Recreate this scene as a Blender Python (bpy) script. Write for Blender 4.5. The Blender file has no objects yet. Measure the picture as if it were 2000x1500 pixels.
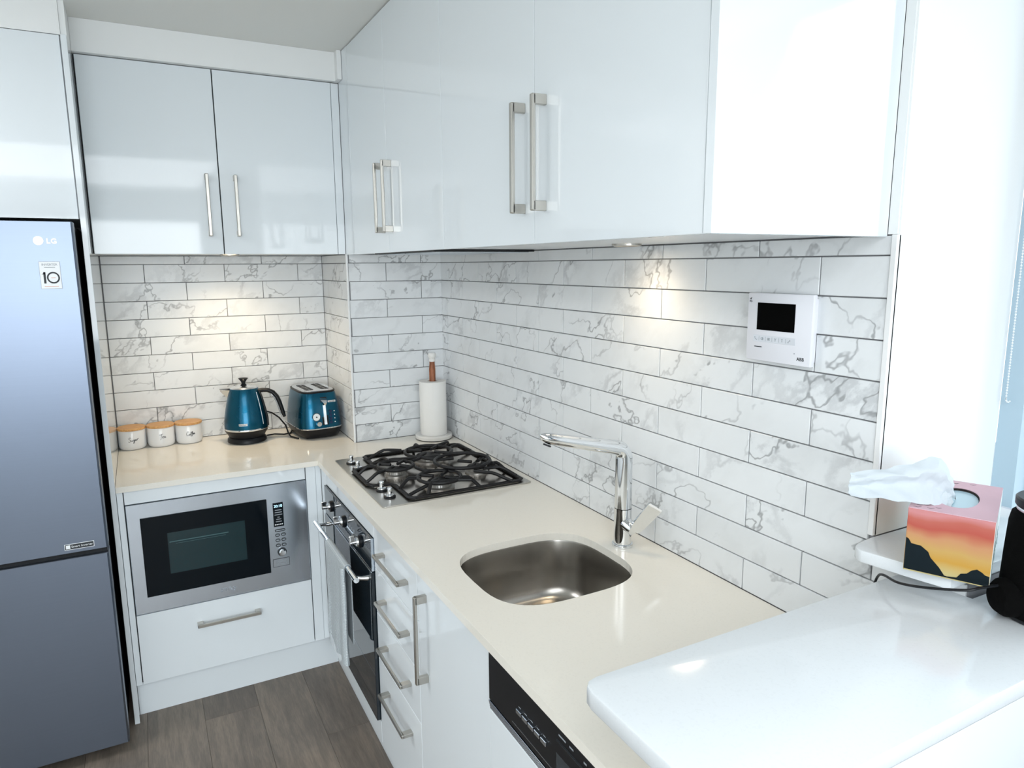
import bpy, bmesh, math, random
from mathutils import Vector, Matrix, Euler

random.seed(7)
sc = bpy.context.scene
COL = sc.collection
H = 0.88                      # worktop height above the floor; all z below are relative to the worktop
PI = math.pi

# ------------------------------------------------------------------ camera, world, lights, exposure
cam_d = bpy.data.cameras.new('camera')
cam = bpy.data.objects.new('camera', cam_d)
COL.objects.link(cam)
cam.location = (-1.1617, -2.8295, 0.7333 + H)
cam.rotation_euler = (1.4013, 0.007, -0.4897)
cam_d.sensor_width = 36.0
cam_d.lens = 36.0 * 1359.15 / 2000.0
cam_d.clip_start = 0.02
sc.camera = cam

sc.view_settings.view_transform = 'Standard'
sc.view_settings.look = 'None'
sc.view_settings.gamma = 1.0
sc.view_settings.use_curve_mapping = False
sc.view_settings.exposure = 1.13

world = bpy.data.worlds.new('sky')
world.use_nodes = True
sc.world = world
bgn = world.node_tree.nodes['Background']
bgn.inputs[0].default_value = (0.87, 0.94, 1.0, 1)
bgn.inputs[1].default_value = 1.15

def area_light(name, loc, rot, sx, sy, power, color):
    d = bpy.data.lights.new(name, 'AREA')
    d.shape = 'RECTANGLE'; d.size = sx; d.size_y = sy; d.energy = power; d.color = color
    o = bpy.data.objects.new(name, d); COL.objects.link(o)
    o.location = (loc[0], loc[1], loc[2] + H); o.rotation_euler = rot
    return o
# daylight through the window beside the bench (points to -x)
area_light('window_daylight', (0.60, -3.45, 0.80), (0, PI/2, 0), 1.25, 2.5, 10.5, (0.86, 0.94, 1.0))
# daylight through the balcony doors behind the camera (points to +y)
area_light('balcony_daylight', (-1.75, -5.80, 0.62), (PI/2, 0, 0), 2.5, 1.2, 31, (0.93, 0.97, 1.0))
# unseen soft fill added behind the camera to lift the overall brightness
area_light('room_fill_light', (-1.5, -3.9, 1.50), (0, 0, 0), 1.9, 1.9, 21, (0.93, 0.965, 1.0))
area_light('recess_fill_light', (-2.55, -0.85, 1.515), (0, 0, 0), 0.8, 0.8, 9.0, (0.97, 0.98, 1.0))  # unseen fill added under the ceiling to brighten the recess side

# ------------------------------------------------------------------ materials
MATS = {}
def new_mat(name):
    m = bpy.data.materials.new(name); m.use_nodes = True
    MATS[name] = m
    return m, m.node_tree.nodes, m.node_tree.links, m.node_tree.nodes['Principled BSDF']
def pbr(name, col, rough=0.5, metal=0.0, spec=0.5, coat=0.0, bump=0.0, bscale=200.0, rvar=0.0, emit=None, estr=0.0, alpha=1.0, trans=0.0):
    m, N, L, b = new_mat(name)
    b.inputs['Base Color'].default_value = (*col, 1)
    b.inputs['Roughness'].default_value = rough
    b.inputs['Metallic'].default_value = metal
    b.inputs['Specular IOR Level'].default_value = spec
    b.inputs['Coat Weight'].default_value = coat
    b.inputs['Transmission Weight'].default_value = trans
    if coat: b.inputs['Coat Roughness'].default_value = 0.03
    if emit:
        b.inputs['Emission Color'].default_value = (*emit, 1); b.inputs['Emission Strength'].default_value = estr
    tc = N.new('ShaderNodeTexCoord')
    if bump > 0:
        n = N.new('ShaderNodeTexNoise'); n.inputs['Scale'].default_value = bscale; n.inputs['Detail'].default_value = 4
        L.new(tc.outputs['Object'], n.inputs['Vector'])
        bp = N.new('ShaderNodeBump'); bp.inputs['Strength'].default_value = bump; bp.inputs['Distance'].default_value = 0.001
        L.new(n.outputs['Fac'], bp.inputs['Height']); L.new(bp.outputs['Normal'], b.inputs['Normal'])
    if rvar > 0:
        n = N.new('ShaderNodeTexNoise'); n.inputs['Scale'].default_value = 6; n.inputs['Detail'].default_value = 3
        L.new(tc.outputs['Object'], n.inputs['Vector'])
        mr = N.new('ShaderNodeMapRange'); mr.inputs['To Min'].default_value = max(0, rough-rvar); mr.inputs['To Max'].default_value = rough+rvar
        L.new(n.outputs['Fac'], mr.inputs['Value']); L.new(mr.outputs['Result'], b.inputs['Roughness'])
    return m

def brushed(name, col, rough, stretch, metal=1.0, spread=0.004, aniso=0.0):
    m, N, L, b = new_mat(name)
    b.inputs['Metallic'].default_value = metal
    tc = N.new('ShaderNodeTexCoord'); mp = N.new('ShaderNodeMapping'); mp.inputs['Scale'].default_value = stretch
    n = N.new('ShaderNodeTexNoise'); n.inputs['Scale'].default_value = 1.0; n.inputs['Detail'].default_value = 3
    L.new(tc.outputs['Object'], mp.inputs['Vector']); L.new(mp.outputs['Vector'], n.inputs['Vector'])
    r = N.new('ShaderNodeValToRGB')
    r.color_ramp.elements[0].position = 0.3; r.color_ramp.elements[0].color = (*[c*0.988 for c in col], 1)
    r.color_ramp.elements[1].position = 0.7; r.color_ramp.elements[1].color = (*[min(1, c*1.01) for c in col], 1)
    L.new(n.outputs['Fac'], r.inputs['Fac']); L.new(r.outputs['Color'], b.inputs['Base Color'])
    mr = N.new('ShaderNodeMapRange'); mr.inputs['To Min'].default_value = rough - spread; mr.inputs['To Max'].default_value = rough + spread
    L.new(n.outputs['Fac'], mr.inputs['Value']); L.new(mr.outputs['Result'], b.inputs['Roughness'])
    return m

GLOSS = pbr('gloss_white_board', (0.80, 0.850, 0.880), 0.05, spec=0.5, rvar=0.01)
MATTE = pbr('white_paint', (0.87, 0.885, 0.88), 0.55, bump=0.05, bscale=300)
CEIL = pbr('ceiling_paint', (0.84, 0.85, 0.82), 0.8, bump=0.05, bscale=300)
EDGE = pbr('board_edge_white', (0.80, 0.83, 0.85), 0.3, rvar=0.03)
GAP = pbr('dark_shadow_gap', (0.03, 0.035, 0.04), 0.7, rvar=0.05)
GROUT = pbr('grey_grout', (0.27, 0.27, 0.285), 0.85, bump=0.2)
TRIMW = pbr('white_tile_trim', (0.85, 0.86, 0.86), 0.35, rvar=0.05)
CHROME = pbr('polished_chrome', (0.80, 0.82, 0.84), 0.06, 1.0, rvar=0.02)
NICKEL = brushed('brushed_nickel', (0.52, 0.50, 0.46), 0.30, (30, 30, 30))
STEEL = brushed('brushed_steel', (0.60, 0.66, 0.73), 0.20, (2, 2, 400))
SINKST = brushed('sink_steel', (0.40, 0.38, 0.35), 0.26, (60, 60, 6))
HOBST = brushed('hob_steel', (0.50, 0.49, 0.46), 0.28, (4, 200, 4))
FRIDGE = brushed('fridge_steel', (0.20, 0.235, 0.30), 0.35, (2, 2, 260), spread=0.003)
BLACKP = pbr('black_plastic', (0.006, 0.007, 0.009), 0.38, spec=0.3, rvar=0.05)
BLACKG = pbr('black_glass', (0.002, 0.005, 0.008), 0.06, spec=0.16, rvar=0.01)
OVENG = pbr('oven_mirror_glass', (0.006, 0.012, 0.018), 0.03, spec=0.55, coat=0.25, rvar=0.01)
IRON = pbr('cast_iron', (0.009, 0.009, 0.010), 0.45, spec=0.3, bump=0.3, bscale=500)
BURN = pbr('burner_aluminium', (0.45, 0.44, 0.42), 0.4, 1.0, rvar=0.05)
BLUE = pbr('metallic_blue_lacquer', (0.001, 0.085, 0.155), 0.28, 0.8, coat=0.25, rvar=0.03)
SMEDGE = pbr('satin_silver', (0.72, 0.73, 0.74), 0.2, 1.0, rvar=0.04)
WHITEP = pbr('white_plastic', (0.80, 0.81, 0.86), 0.35, rvar=0.04)
SCREEN = pbr('dead_screen', (0.0008, 0.0008, 0.0008), 0.4, spec=0.03, rvar=0.02)
INK = pbr('dark_ink', (0.02, 0.025, 0.03), 0.6, rvar=0.03)
GREYINK = pbr('grey_ink', (0.30, 0.33, 0.36), 0.6, rvar=0.03)
WHITEINK = pbr('white_ink', (0.85, 0.88, 0.9), 0.5, rvar=0.03)
CERAM = pbr('white_ceramic', (0.80, 0.81, 0.82), 0.18, spec=0.5, rvar=0.03)
PAPER = pbr('paper_towel', (0.86, 0.85, 0.82), 0.95, bump=0.8, bscale=350)
MARBLEW = pbr('white_marble_stand', (0.82, 0.81, 0.78), 0.3, rvar=0.05)
CLOTHB = pbr('black_speaker_cloth', (0.002, 0.002, 0.002), 0.95, spec=0.08, bump=0.6, bscale=900)
TISSUE = pbr('tissue_paper', (0.60, 0.65, 0.69), 0.9, bump=0.2, bscale=250)
FRAMEM = pbr('window_frame_metal', (0.42, 0.55, 0.64), 0.4, rvar=0.05)
PASTELP = pbr('pastel_pink_card', (0.66, 0.42, 0.48), 0.5, rvar=0.03)
BEAD = pbr('clear_bead', (0.80, 0.83, 0.85), 0.2, rvar=0.03)
DISPLAY = pbr('blue_display_digits', (0.5, 0.8, 1.0), 0.4, emit=(0.45, 0.8, 1.0), estr=0.8)
LAMP = pbr('puck_lamp_lens', (1, 0.9, 0.75), 0.4, emit=(1.0, 0.80, 0.55), estr=9.0)
GROUND = pbr('balcony_ground', (0.22, 0.25, 0.28), 0.8, bump=0.2, bscale=60)

def quartz(name, col):
    m, N, L, b = new_mat(name)
    tc = N.new('ShaderNodeTexCoord')
    v = N.new('ShaderNodeTexNoise'); v.inputs['Scale'].default_value = 220; v.inputs['Detail'].default_value = 2
    L.new(tc.outputs['Object'], v.inputs['Vector'])
    r = N.new('ShaderNodeValToRGB')
    r.color_ramp.elements[0].position = 0.30; r.color_ramp.elements[0].color = (*[c*0.97 for c in col], 1)
    r.color_ramp.elements[1].position = 0.46; r.color_ramp.elements[1].color = (*col, 1)
    L.new(v.outputs['Fac'], r.inputs['Fac']); L.new(r.outputs['Color'], b.inputs['Base Color'])
    b.inputs['Roughness'].default_value = 0.12
    return m
QUARTZ = quartz('warm_lit_quartz', (0.86, 0.825, 0.745))  # white stone with the warm downlight glow mixed into its colour
QUARTZW = quartz('cool_lit_quartz', (0.75, 0.785, 0.81))  # same stone, bluish window light mixed into its colour

def marble():
    m, N, L, b = new_mat('marble_veined_tile')
    tc = N.new('ShaderNodeTexCoord'); oi = N.new('ShaderNodeObjectInfo')
    # stretch along a rising diagonal, plus a random offset per tile
    dvec = (0.62, -0.62, 0.48)
    dot = N.new('ShaderNodeVectorMath'); dot.operation = 'DOT_PRODUCT'; dot.inputs[1].default_value = dvec
    L.new(tc.outputs['Object'], dot.inputs[0])
    sc1 = N.new('ShaderNodeVectorMath'); sc1.operation = 'SCALE'; sc1.inputs[0].default_value = dvec
    mul = N.new('ShaderNodeMath'); mul.operation = 'MULTIPLY'; mul.inputs[1].default_value = -0.70
    L.new(dot.outputs['Value'], mul.inputs[0]); L.new(mul.outputs[0], sc1.inputs['Scale'])
    add = N.new('ShaderNodeVectorMath'); add.operation = 'ADD'
    L.new(tc.outputs['Object'], add.inputs[0]); L.new(sc1.outputs['Vector'], add.inputs[1])
    rs = N.new('ShaderNodeMath'); rs.operation = 'MULTIPLY'; rs.inputs[1].default_value = 37.0
    L.new(oi.outputs['Random'], rs.inputs[0])
    add2 = N.new('ShaderNodeVectorMath'); add2.operation = 'ADD'
    L.new(add.outputs['Vector'], add2.inputs[0]); L.new(rs.outputs[0], add2.inputs[1])
    def noise(scale, detail, dist, rough=0.55):
        n = N.new('ShaderNodeTexNoise'); n.inputs['Scale'].default_value = scale; n.inputs['Detail'].default_value = detail
        n.inputs['Distortion'].default_value = dist; n.inputs['Roughness'].default_value = rough
        L.new(add2.outputs['Vector'], n.inputs['Vector']); return n
    def vein(n, w):
        s = N.new('ShaderNodeMath'); s.operation = 'SUBTRACT'; s.inputs[1].default_value = 0.5; L.new(n.outputs['Fac'], s.inputs[0])
        a = N.new('ShaderNodeMath'); a.operation = 'ABSOLUTE'; L.new(s.outputs[0], a.inputs[0])
        mr = N.new('ShaderNodeMapRange'); mr.interpolation_type = 'SMOOTHSTEP'
        mr.inputs['From Min'].default_value = 0.0; mr.inputs['From Max'].default_value = w
        mr.inputs['To Min'].default_value = 1.0; mr.inputs['To Max'].default_value = 0.0
        L.new(a.outputs[0], mr.inputs['Value']); return mr
    v1 = vein(noise(3.8, 5, 0.15, 0.55), 0.010)
    v2 = vein(noise(4.8, 7, 0.2, 0.60), 0.045)
    mk = noise(5.0, 2, 0.0)
    mkr = N.new('ShaderNodeMapRange'); mkr.inputs['From Min'].default_value = 0.47; mkr.inputs['From Max'].default_value = 0.68; L.new(mk.outputs['Fac'], mkr.inputs['Value'])
    m2 = N.new('ShaderNodeMath'); m2.operation = 'MULTIPLY'; L.new(v2.outputs['Result'], m2.inputs[0]); L.new(mkr.outputs['Result'], m2.inputs[1])
    m3 = N.new('ShaderNodeMath'); m3.operation = 'MULTIPLY'; L.new(v1.outputs['Result'], m3.inputs[0])
    mk2 = N.new('ShaderNodeMapRange'); mk2.inputs['From Min'].default_value = 0.40; mk2.inputs['From Max'].default_value = 0.58; L.new(mk.outputs['Fac'], mk2.inputs['Value'])
    L.new(mk2.outputs['Result'], m3.inputs[1])
    cl = noise(8.0, 6, 0.3, 0.6)
    clr = N.new('ShaderNodeMapRange'); clr.inputs['From Min'].default_value = 0.48; clr.inputs['From Max'].default_value = 0.78; clr.inputs['To Max'].default_value = 0.5
    L.new(cl.outputs['Fac'], clr.inputs['Value'])
    base = (0.80, 0.825, 0.84, 1)
    def mix(fac, a, bcol, k):
        mx = N.new('ShaderNodeMix'); mx.data_type = 'RGBA'
        f = N.new('ShaderNodeMath'); f.operation = 'MULTIPLY'; f.inputs[1].default_value = k; f.use_clamp = True
        L.new(fac, f.inputs[0]); L.new(f.outputs[0], mx.inputs['Factor'])
        if isinstance(a, tuple): mx.inputs['A'].default_value = a
        else: L.new(a, mx.inputs['A'])
        mx.inputs['B'].default_value = bcol
        return mx.outputs['Result']
    c = mix(clr.outputs['Result'], base, (0.60, 0.615, 0.62, 1), 0.75)
    c = mix(m2.outputs[0], c, (0.44, 0.455, 0.47, 1), 0.55)
    c = mix(m3.outputs[0], c, (0.27, 0.28, 0.29, 1), 0.78)
    L.new(c, b.inputs['Base Color'])
    b.inputs['Roughness'].default_value = 0.32
    return m
MARBLE = marble()

def wood_floor():
    m, N, L, b = new_mat('weathered_oak_plank')
    tc = N.new('ShaderNodeTexCoord'); oi = N.new('ShaderNodeObjectInfo')
    rs = N.new('ShaderNodeMath'); rs.operation = 'MULTIPLY'; rs.inputs[1].default_value = 53.0; L.new(oi.outputs['Random'], rs.inputs[0])
    ad = N.new('ShaderNodeVectorMath'); ad.operation = 'ADD'; L.new(tc.outputs['Object'], ad.inputs[0]); L.new(rs.outputs[0], ad.inputs[1])
    def nz(scale, vec, det=6, dist=0.6):
        mp = N.new('ShaderNodeMapping'); mp.inputs['Scale'].default_value = vec; L.new(ad.outputs['Vector'], mp.inputs['Vector'])
        n = N.new('ShaderNodeTexNoise'); n.inputs['Scale'].default_value = scale; n.inputs['Detail'].default_value = det; n.inputs['Distortion'].default_value = dist
        L.new(mp.outputs['Vector'], n.inputs['Vector']); return n
    g = nz(9, (7, 0.7, 1)); big = nz(3.2, (2.2, 0.8, 1), 4, 0.3); fine = nz(60, (5, 0.5, 1), 4, 0.1)
    r = N.new('ShaderNodeValToRGB'); e = r.color_ramp.elements
    e[0].position = 0.28; e[0].color = (0.085, 0.071, 0.060, 1)
    e[1].position = 0.72; e[1].color = (0.29, 0.235, 0.185, 1)
    k = e.new(0.5); k.color = (0.165, 0.138, 0.113, 1)
    mx = N.new('ShaderNodeMix'); mx.data_type = 'FLOAT'; mx.inputs[0].default_value = 0.55
    L.new(g.outputs['Fac'], mx.inputs[2]); L.new(big.outputs['Fac'], mx.inputs[3])
    mx2 = N.new('ShaderNodeMix'); mx2.data_type = 'FLOAT'; mx2.inputs[0].default_value = 0.22
    L.new(mx.outputs[0], mx2.inputs[2]); L.new(fine.outputs['Fac'], mx2.inputs[3])
    L.new(mx2.outputs[0], r.inputs['Fac'])
    hv = N.new('ShaderNodeHueSaturation')
    mr = N.new('ShaderNodeMapRange'); mr.inputs['To Min'].default_value = 0.82; mr.inputs['To Max'].default_value = 1.18
    L.new(oi.outputs['Random'], mr.inputs['Value']); L.new(mr.outputs['Result'], hv.inputs['Value']); L.new(r.outputs['Color'], hv.inputs['Color'])
    L.new(hv.outputs['Color'], b.inputs['Base Color'])
    b.inputs['Roughness'].default_value = 0.45
    bp = N.new('ShaderNodeBump'); bp.inputs['Strength'].default_value = 0.25; bp.inputs['Distance'].default_value = 0.001
    L.new(fine.outputs['Fac'], bp.inputs['Height']); L.new(bp.outputs['Normal'], b.inputs['Normal'])
    return m
FLOORM = wood_floor()

def woody(name, c0, c1, vec, rough=0.45, scale=8):
    m, N, L, b = new_mat(name)
    tc = N.new('ShaderNodeTexCoord'); oi = N.new('ShaderNodeObjectInfo')
    ad = N.new('ShaderNodeVectorMath'); ad.operation = 'ADD'; L.new(tc.outputs['Object'], ad.inputs[0]); L.new(oi.outputs['Random'], ad.inputs[1])
    mp = N.new('ShaderNodeMapping'); mp.inputs['Scale'].default_value = vec; L.new(ad.outputs['Vector'], mp.inputs['Vector'])
    n = N.new('ShaderNodeTexNoise'); n.inputs['Scale'].default_value = scale; n.inputs['Detail'].default_value = 5; n.inputs['Distortion'].default_value = 1.0
    L.new(mp.outputs['Vector'], n.inputs['Vector'])
    r = N.new('ShaderNodeValToRGB'); r.color_ramp.elements[0].position = 0.35; r.color_ramp.elements[0].color = (*c0, 1)
    r.color_ramp.elements[1].position = 0.65; r.color_ramp.elements[1].color = (*c1, 1)
    L.new(n.outputs['Fac'], r.inputs['Fac']); L.new(r.outputs['Color'], b.inputs['Base Color']); b.inputs['Roughness'].default_value = rough
    return m
BAMBOO = woody('bamboo_lid', (0.55, 0.27, 0.09), (0.74, 0.43, 0.17), (4, 30, 10))
ACACIA = woody('reddish_wood_pole', (0.16, 0.045, 0.018), (0.38, 0.13, 0.05), (14, 14, 2))

def weave():
    m, N, L, b = new_mat('waffle_towel_weave')
    tc = N.new('ShaderNodeTexCoord')
    b.inputs['Base Color'].default_value = (0.58, 0.63, 0.66, 1); b.inputs['Roughness'].default_value = 0.95
    outs = []
    for d in ('Y', 'Z'):
        w = N.new('ShaderNodeTexWave'); w.bands_direction = d; w.inputs['Scale'].default_value = 60
        L.new(tc.outputs['Object'], w.inputs['Vector']); outs.append(w)
    mu = N.new('ShaderNodeMath'); mu.operation = 'MULTIPLY'; L.new(outs[0].outputs['Fac'], mu.inputs[0]); L.new(outs[1].outputs['Fac'], mu.inputs[1])
    cr2 = N.new('ShaderNodeValToRGB'); cr2.color_ramp.elements[0].position = 0.1; cr2.color_ramp.elements[0].color = (0.44, 0.49, 0.52, 1)
    cr2.color_ramp.elements[1].position = 0.6; cr2.color_ramp.elements[1].color = (0.68, 0.73, 0.75, 1)
    L.new(mu.outputs[0], cr2.inputs['Fac']); L.new(cr2.outputs['Color'], b.inputs['Base Color'])
    bp = N.new('ShaderNodeBump'); bp.inputs['Strength'].default_value = 0.8; bp.inputs['Distance'].default_value = 0.002
    L.new(mu.outputs[0], bp.inputs['Height']); L.new(bp.outputs['Normal'], b.inputs['Normal'])
    return m
WEAVE = weave()

def sunset():
    m, N, L, b = new_mat('sunset_print_card')
    tc = N.new('ShaderNodeTexCoord'); sep = N.new('ShaderNodeSeparateXYZ'); L.new(tc.outputs['Object'], sep.inputs[0])
    n = N.new('ShaderNodeTexNoise'); n.inputs['Scale'].default_value = 14; L.new(tc.outputs['Object'], n.inputs['Vector'])
    a = N.new('ShaderNodeMath'); a.operation = 'MULTIPLY_ADD'; a.inputs[1].default_value = 0.035; L.new(n.outputs['Fac'], a.inputs[0]); L.new(sep.outputs['Z'], a.inputs[2])
    mr = N.new('ShaderNodeMapRange'); mr.inputs['From Min'].default_value = 0.018; mr.inputs['From Max'].default_value = 0.118; L.new(a.outputs[0], mr.inputs['Value'])
    r = N.new('ShaderNodeValToRGB'); e = r.color_ramp.elements
    e[0].position = 0.0; e[0].color = (0.50, 0.42, 0.19, 1); e[1].position = 1.0; e[1].color = (0.55, 0.22, 0.22, 1)
    for p, c in ((0.22, (0.50, 0.27, 0.035)), (0.42, (0.50, 0.31, 0.09)), (0.62, (0.50, 0.24, 0.11)), (0.78, (0.42, 0.075, 0.05)), (0.90, (0.45, 0.11, 0.08))):
        k = e.new(p); k.color = (*c, 1)
    L.new(mr.outputs['Result'], r.inputs['Fac']); L.new(r.outputs['Color'], b.inputs['Base Color']); b.inputs['Roughness'].default_value = 0.45
    return m
SUNSET = sunset()
GREENP = pbr('pale_botanical_card', (0.74, 0.78, 0.76), 0.5, rvar=0.03)
LEAFP = pbr('dusty_green_print', (0.22, 0.38, 0.36), 0.6, rvar=0.03)
DARKP = pbr('dark_mountain_print', (0.004, 0.010, 0.014), 0.6, spec=0.15, rvar=0.03)

def pane_mat():
    m, N, L, b = new_mat('window_glass')
    N.remove(b)
    out = N['Material Output']
    t = N.new('ShaderNodeBsdfTransparent'); t.inputs[0].default_value = (0.93, 0.97, 0.98, 1)
    g = N.new('ShaderNodeBsdfGlossy'); g.inputs['Roughness'].default_value = 0.01
    mx = N.new('ShaderNodeMixShader'); fr = N.new('ShaderNodeFresnel'); fr.inputs[0].default_value = 1.45
    L.new(fr.outputs[0], mx.inputs[0]); L.new(t.outputs[0], mx.inputs[1]); L.new(g.outputs[0], mx.inputs[2]); L.new(mx.outputs[0], out.inputs[0])
    return m
GLASS = pane_mat()

# ------------------------------------------------------------------ mesh helpers
class B:
    def __init__(s): s.bm = bmesh.new()
    def _bev(s, edges, w, seg=1):
        if w > 0: bmesh.ops.bevel(s.bm, geom=edges, offset=w, segments=seg, profile=0.5, affect='EDGES', clamp_overlap=True)
    def box(s, x0, x1, y0, y1, z0, z1, bev=0.0, seg=1):
        v = [s.bm.verts.new(p) for p in ((x0,y0,z0),(x1,y0,z0),(x1,y1,z0),(x0,y1,z0),(x0,y0,z1),(x1,y0,z1),(x1,y1,z1),(x0,y1,z1))]
        fs = [s.bm.faces.new([v[i] for i in q]) for q in ((0,3,2,1),(4,5,6,7),(0,1,5,4),(1,2,6,5),(2,3,7,6),(3,0,4,7))]
        es = list({e for f in fs for e in f.edges})
        s._bev(es, bev, seg); return s
    def prism(s, pts, a0, a1, axis='z', bev=0.0, seg=2):
        # polygon pts in the plane across `axis`: z -> (x,y), y -> (x,z), x -> (y,z)
        def P(p, a):
            return {'z': (p[0], p[1], a), 'y': (p[0], a, p[1]), 'x': (a, p[0], p[1])}[axis]
        lo = [s.bm.verts.new(P(p, a0)) for p in pts]; hi = [s.bm.verts.new(P(p, a1)) for p in pts]
        n = len(pts); fs = [s.bm.faces.new(lo[::-1]), s.bm.faces.new(hi)]
        for i in range(n): fs.append(s.bm.faces.new((lo[i], lo[(i+1) % n], hi[(i+1) % n], hi[i])))
        if bev > 0: s._bev(list(fs[0].edges) + list(fs[1].edges), bev, seg)
        return s
    def ring(s, c, u, v, r, n, ru=1.0, rv=1.0):
        return [s.bm.verts.new(c + u*(r*ru*math.cos(2*PI*i/n)) + v*(r*rv*math.sin(2*PI*i/n))) for i in range(n)]
    def bridge(s, a, b):
        n = len(a)
        for i in range(n): s.bm.faces.new((a[i], a[(i+1) % n], b[(i+1) % n], b[i]))
    def tube(s, pts, r, n=10, closed=False, ru=1.0, rv=1.0, up=None):
        pts = [Vector(p) for p in pts]; N = len(pts)
        rr = r if isinstance(r, (list, tuple)) else [r]*N
        rings = []; u = None
        for i, p in enumerate(pts):
            if closed: t = pts[(i+1) % N] - pts[i-1]
            else: t = (pts[min(i+1, N-1)] - pts[max(i-1, 0)])
            t.normalize()
            if u is None:
                ref = Vector(up) if up else (Vector((0,0,1)) if abs(t.z) < 0.9 else Vector((1,0,0)))
                u = (ref - t*ref.dot(t)).normalized()
            else:
                u = (u - t*u.dot(t)).normalized()
            v = t.cross(u)
            rings.append(s.ring(p, u, v, rr[i], n, ru, rv))
        for i in range(N-1): s.bridge(rings[i], rings[i+1])
        if closed: s.bridge(rings[-1], rings[0])
        else:
            s.bm.faces.new(rings[0][::-1]); s.bm.faces.new(rings[-1])
        return s
    def cyl(s, p0, p1, r, n=20, r2=None):
        return s.tube([p0, p1], [r, r if r2 is None else r2], n)
    def lathe(s, c, prof, n=40, cap=True):
        c = Vector(c); rings = []
        for r, z in prof:
            rings.append([s.bm.verts.new(c + Vector((r*math.cos(2*PI*i/n), r*math.sin(2*PI*i/n), z))) for i in range(n)])
        for a, b in zip(rings, rings[1:]): s.bridge(a, b)
        if cap:
            if prof[0][0] > 1e-5: s.bm.faces.new(rings[0][::-1])
            if prof[-1][0] > 1e-5: s.bm.faces.new(rings[-1])
        return s
    def loft(s, secs, cap=True):
        rings = [[s.bm.verts.new(p) for p in sec] for sec in secs]
        for a, b in zip(rings, rings[1:]): s.bridge(a, b)
        if cap: s.bm.faces.new(rings[0][::-1]); s.bm.faces.new(rings[-1])
        return s
    def ball(s, c, r, n=10, sz=1.0):
        prof = [(max(r*math.sin(PI*i/n), 1e-6), -r*sz*math.cos(PI*i/n)) for i in range(n+1)]
        return s.lathe(c, prof, 2*n, cap=False)
    def xf(s, M):
        s.bm.transform(M); return s

def world_loc(p):
    return p.location.copy() if p.parent is None else p.parent.location + p.location if p.parent.parent is None else p.parent.parent.location + p.parent.location + p.location
def obj(name, b, mat, parent=None, smooth=False, label=None, kind=None):
    bm = b.bm if isinstance(b, B) else b
    bmesh.ops.remove_doubles(bm, verts=bm.verts, dist=1e-7)
    bmesh.ops.recalc_face_normals(bm, faces=bm.faces)
    for v in bm.verts: v.co.z += H
    if parent is not None: off = world_loc(parent)
    else:
        xs = [v.co.x for v in bm.verts]; ys = [v.co.y for v in bm.verts]; zs = [v.co.z for v in bm.verts]
        off = Vector(((min(xs)+max(xs))/2, (min(ys)+max(ys))/2, min(zs)))
    for v in bm.verts: v.co -= off
    me = bpy.data.meshes.new(name); bm.to_mesh(me); bm.free()
    if smooth:
        me.polygons.foreach_set('use_smooth', [True]*len(me.polygons))
        try: me.set_sharp_from_angle(angle=math.radians(35))
        except Exception: pass
    me.materials.append(mat)
    o = bpy.data.objects.new(name, me); COL.objects.link(o)
    if parent is not None: o.parent = parent
    else: o.location = off
    if label: o['label'] = label
    if kind: o['kind'] = kind
    return o
def thing(name, label, cat, loc, group=None):
    o = bpy.data.objects.new(name, None); COL.objects.link(o)
    o.empty_display_size = 0.05
    o.location = (loc[0], loc[1], loc[2] + H); o['label'] = label; o['category'] = cat
    if group: o['group'] = group
    return o
def tag(o, label, cat, group=None):
    o['label'] = label; o['category'] = cat
    if group: o['group'] = group
    return o
def struct(name, b, mat, **k):
    o = obj(name, b, mat, **k); o['kind'] = 'structure'; return o

def text(name, s, size, mat, parent, M, depth=0.0003, align='CENTER', shear=0.0, space=1.0, offset=0.0, warp=None):
    cu = bpy.data.curves.new(name, 'FONT'); cu.body = s; cu.size = size; cu.extrude = depth; cu.align_x = align; cu.align_y = 'CENTER'
    cu.shear = shear; cu.space_character = space; cu.offset = offset
    t = bpy.data.objects.new(name, cu); COL.objects.link(t)
    bpy.context.view_layer.update()
    me0 = bpy.data.meshes.new_from_object(t.evaluated_get(bpy.context.evaluated_depsgraph_get()))
    bpy.data.objects.remove(t); bpy.data.curves.remove(cu)
    b = B(); b.bm.from_mesh(me0); bpy.data.meshes.remove(me0)
    if warp:
        for v in b.bm.verts: v.co = Vector(warp(v.co))
    b.xf(M)
    return obj(name, b, mat, parent)
def frame(origin, xdir, ydir):
    x = Vector(xdir).normalized(); y = Vector(ydir).normalized(); z = x.cross(y)
    M = Matrix((( x.x, y.x, z.x, origin[0]), (x.y, y.y, z.y, origin[1]), (x.z, y.z, z.z, origin[2]), (0,0,0,1)))
    return M
FACE_Y = lambda x, y, z: frame((x, y, z), (1,0,0), (0,0,1))      # reads from -y
FACE_X = lambda x, y, z: frame((x, y, z), (0,-1,0), (0,0,1))     # reads from -x

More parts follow.
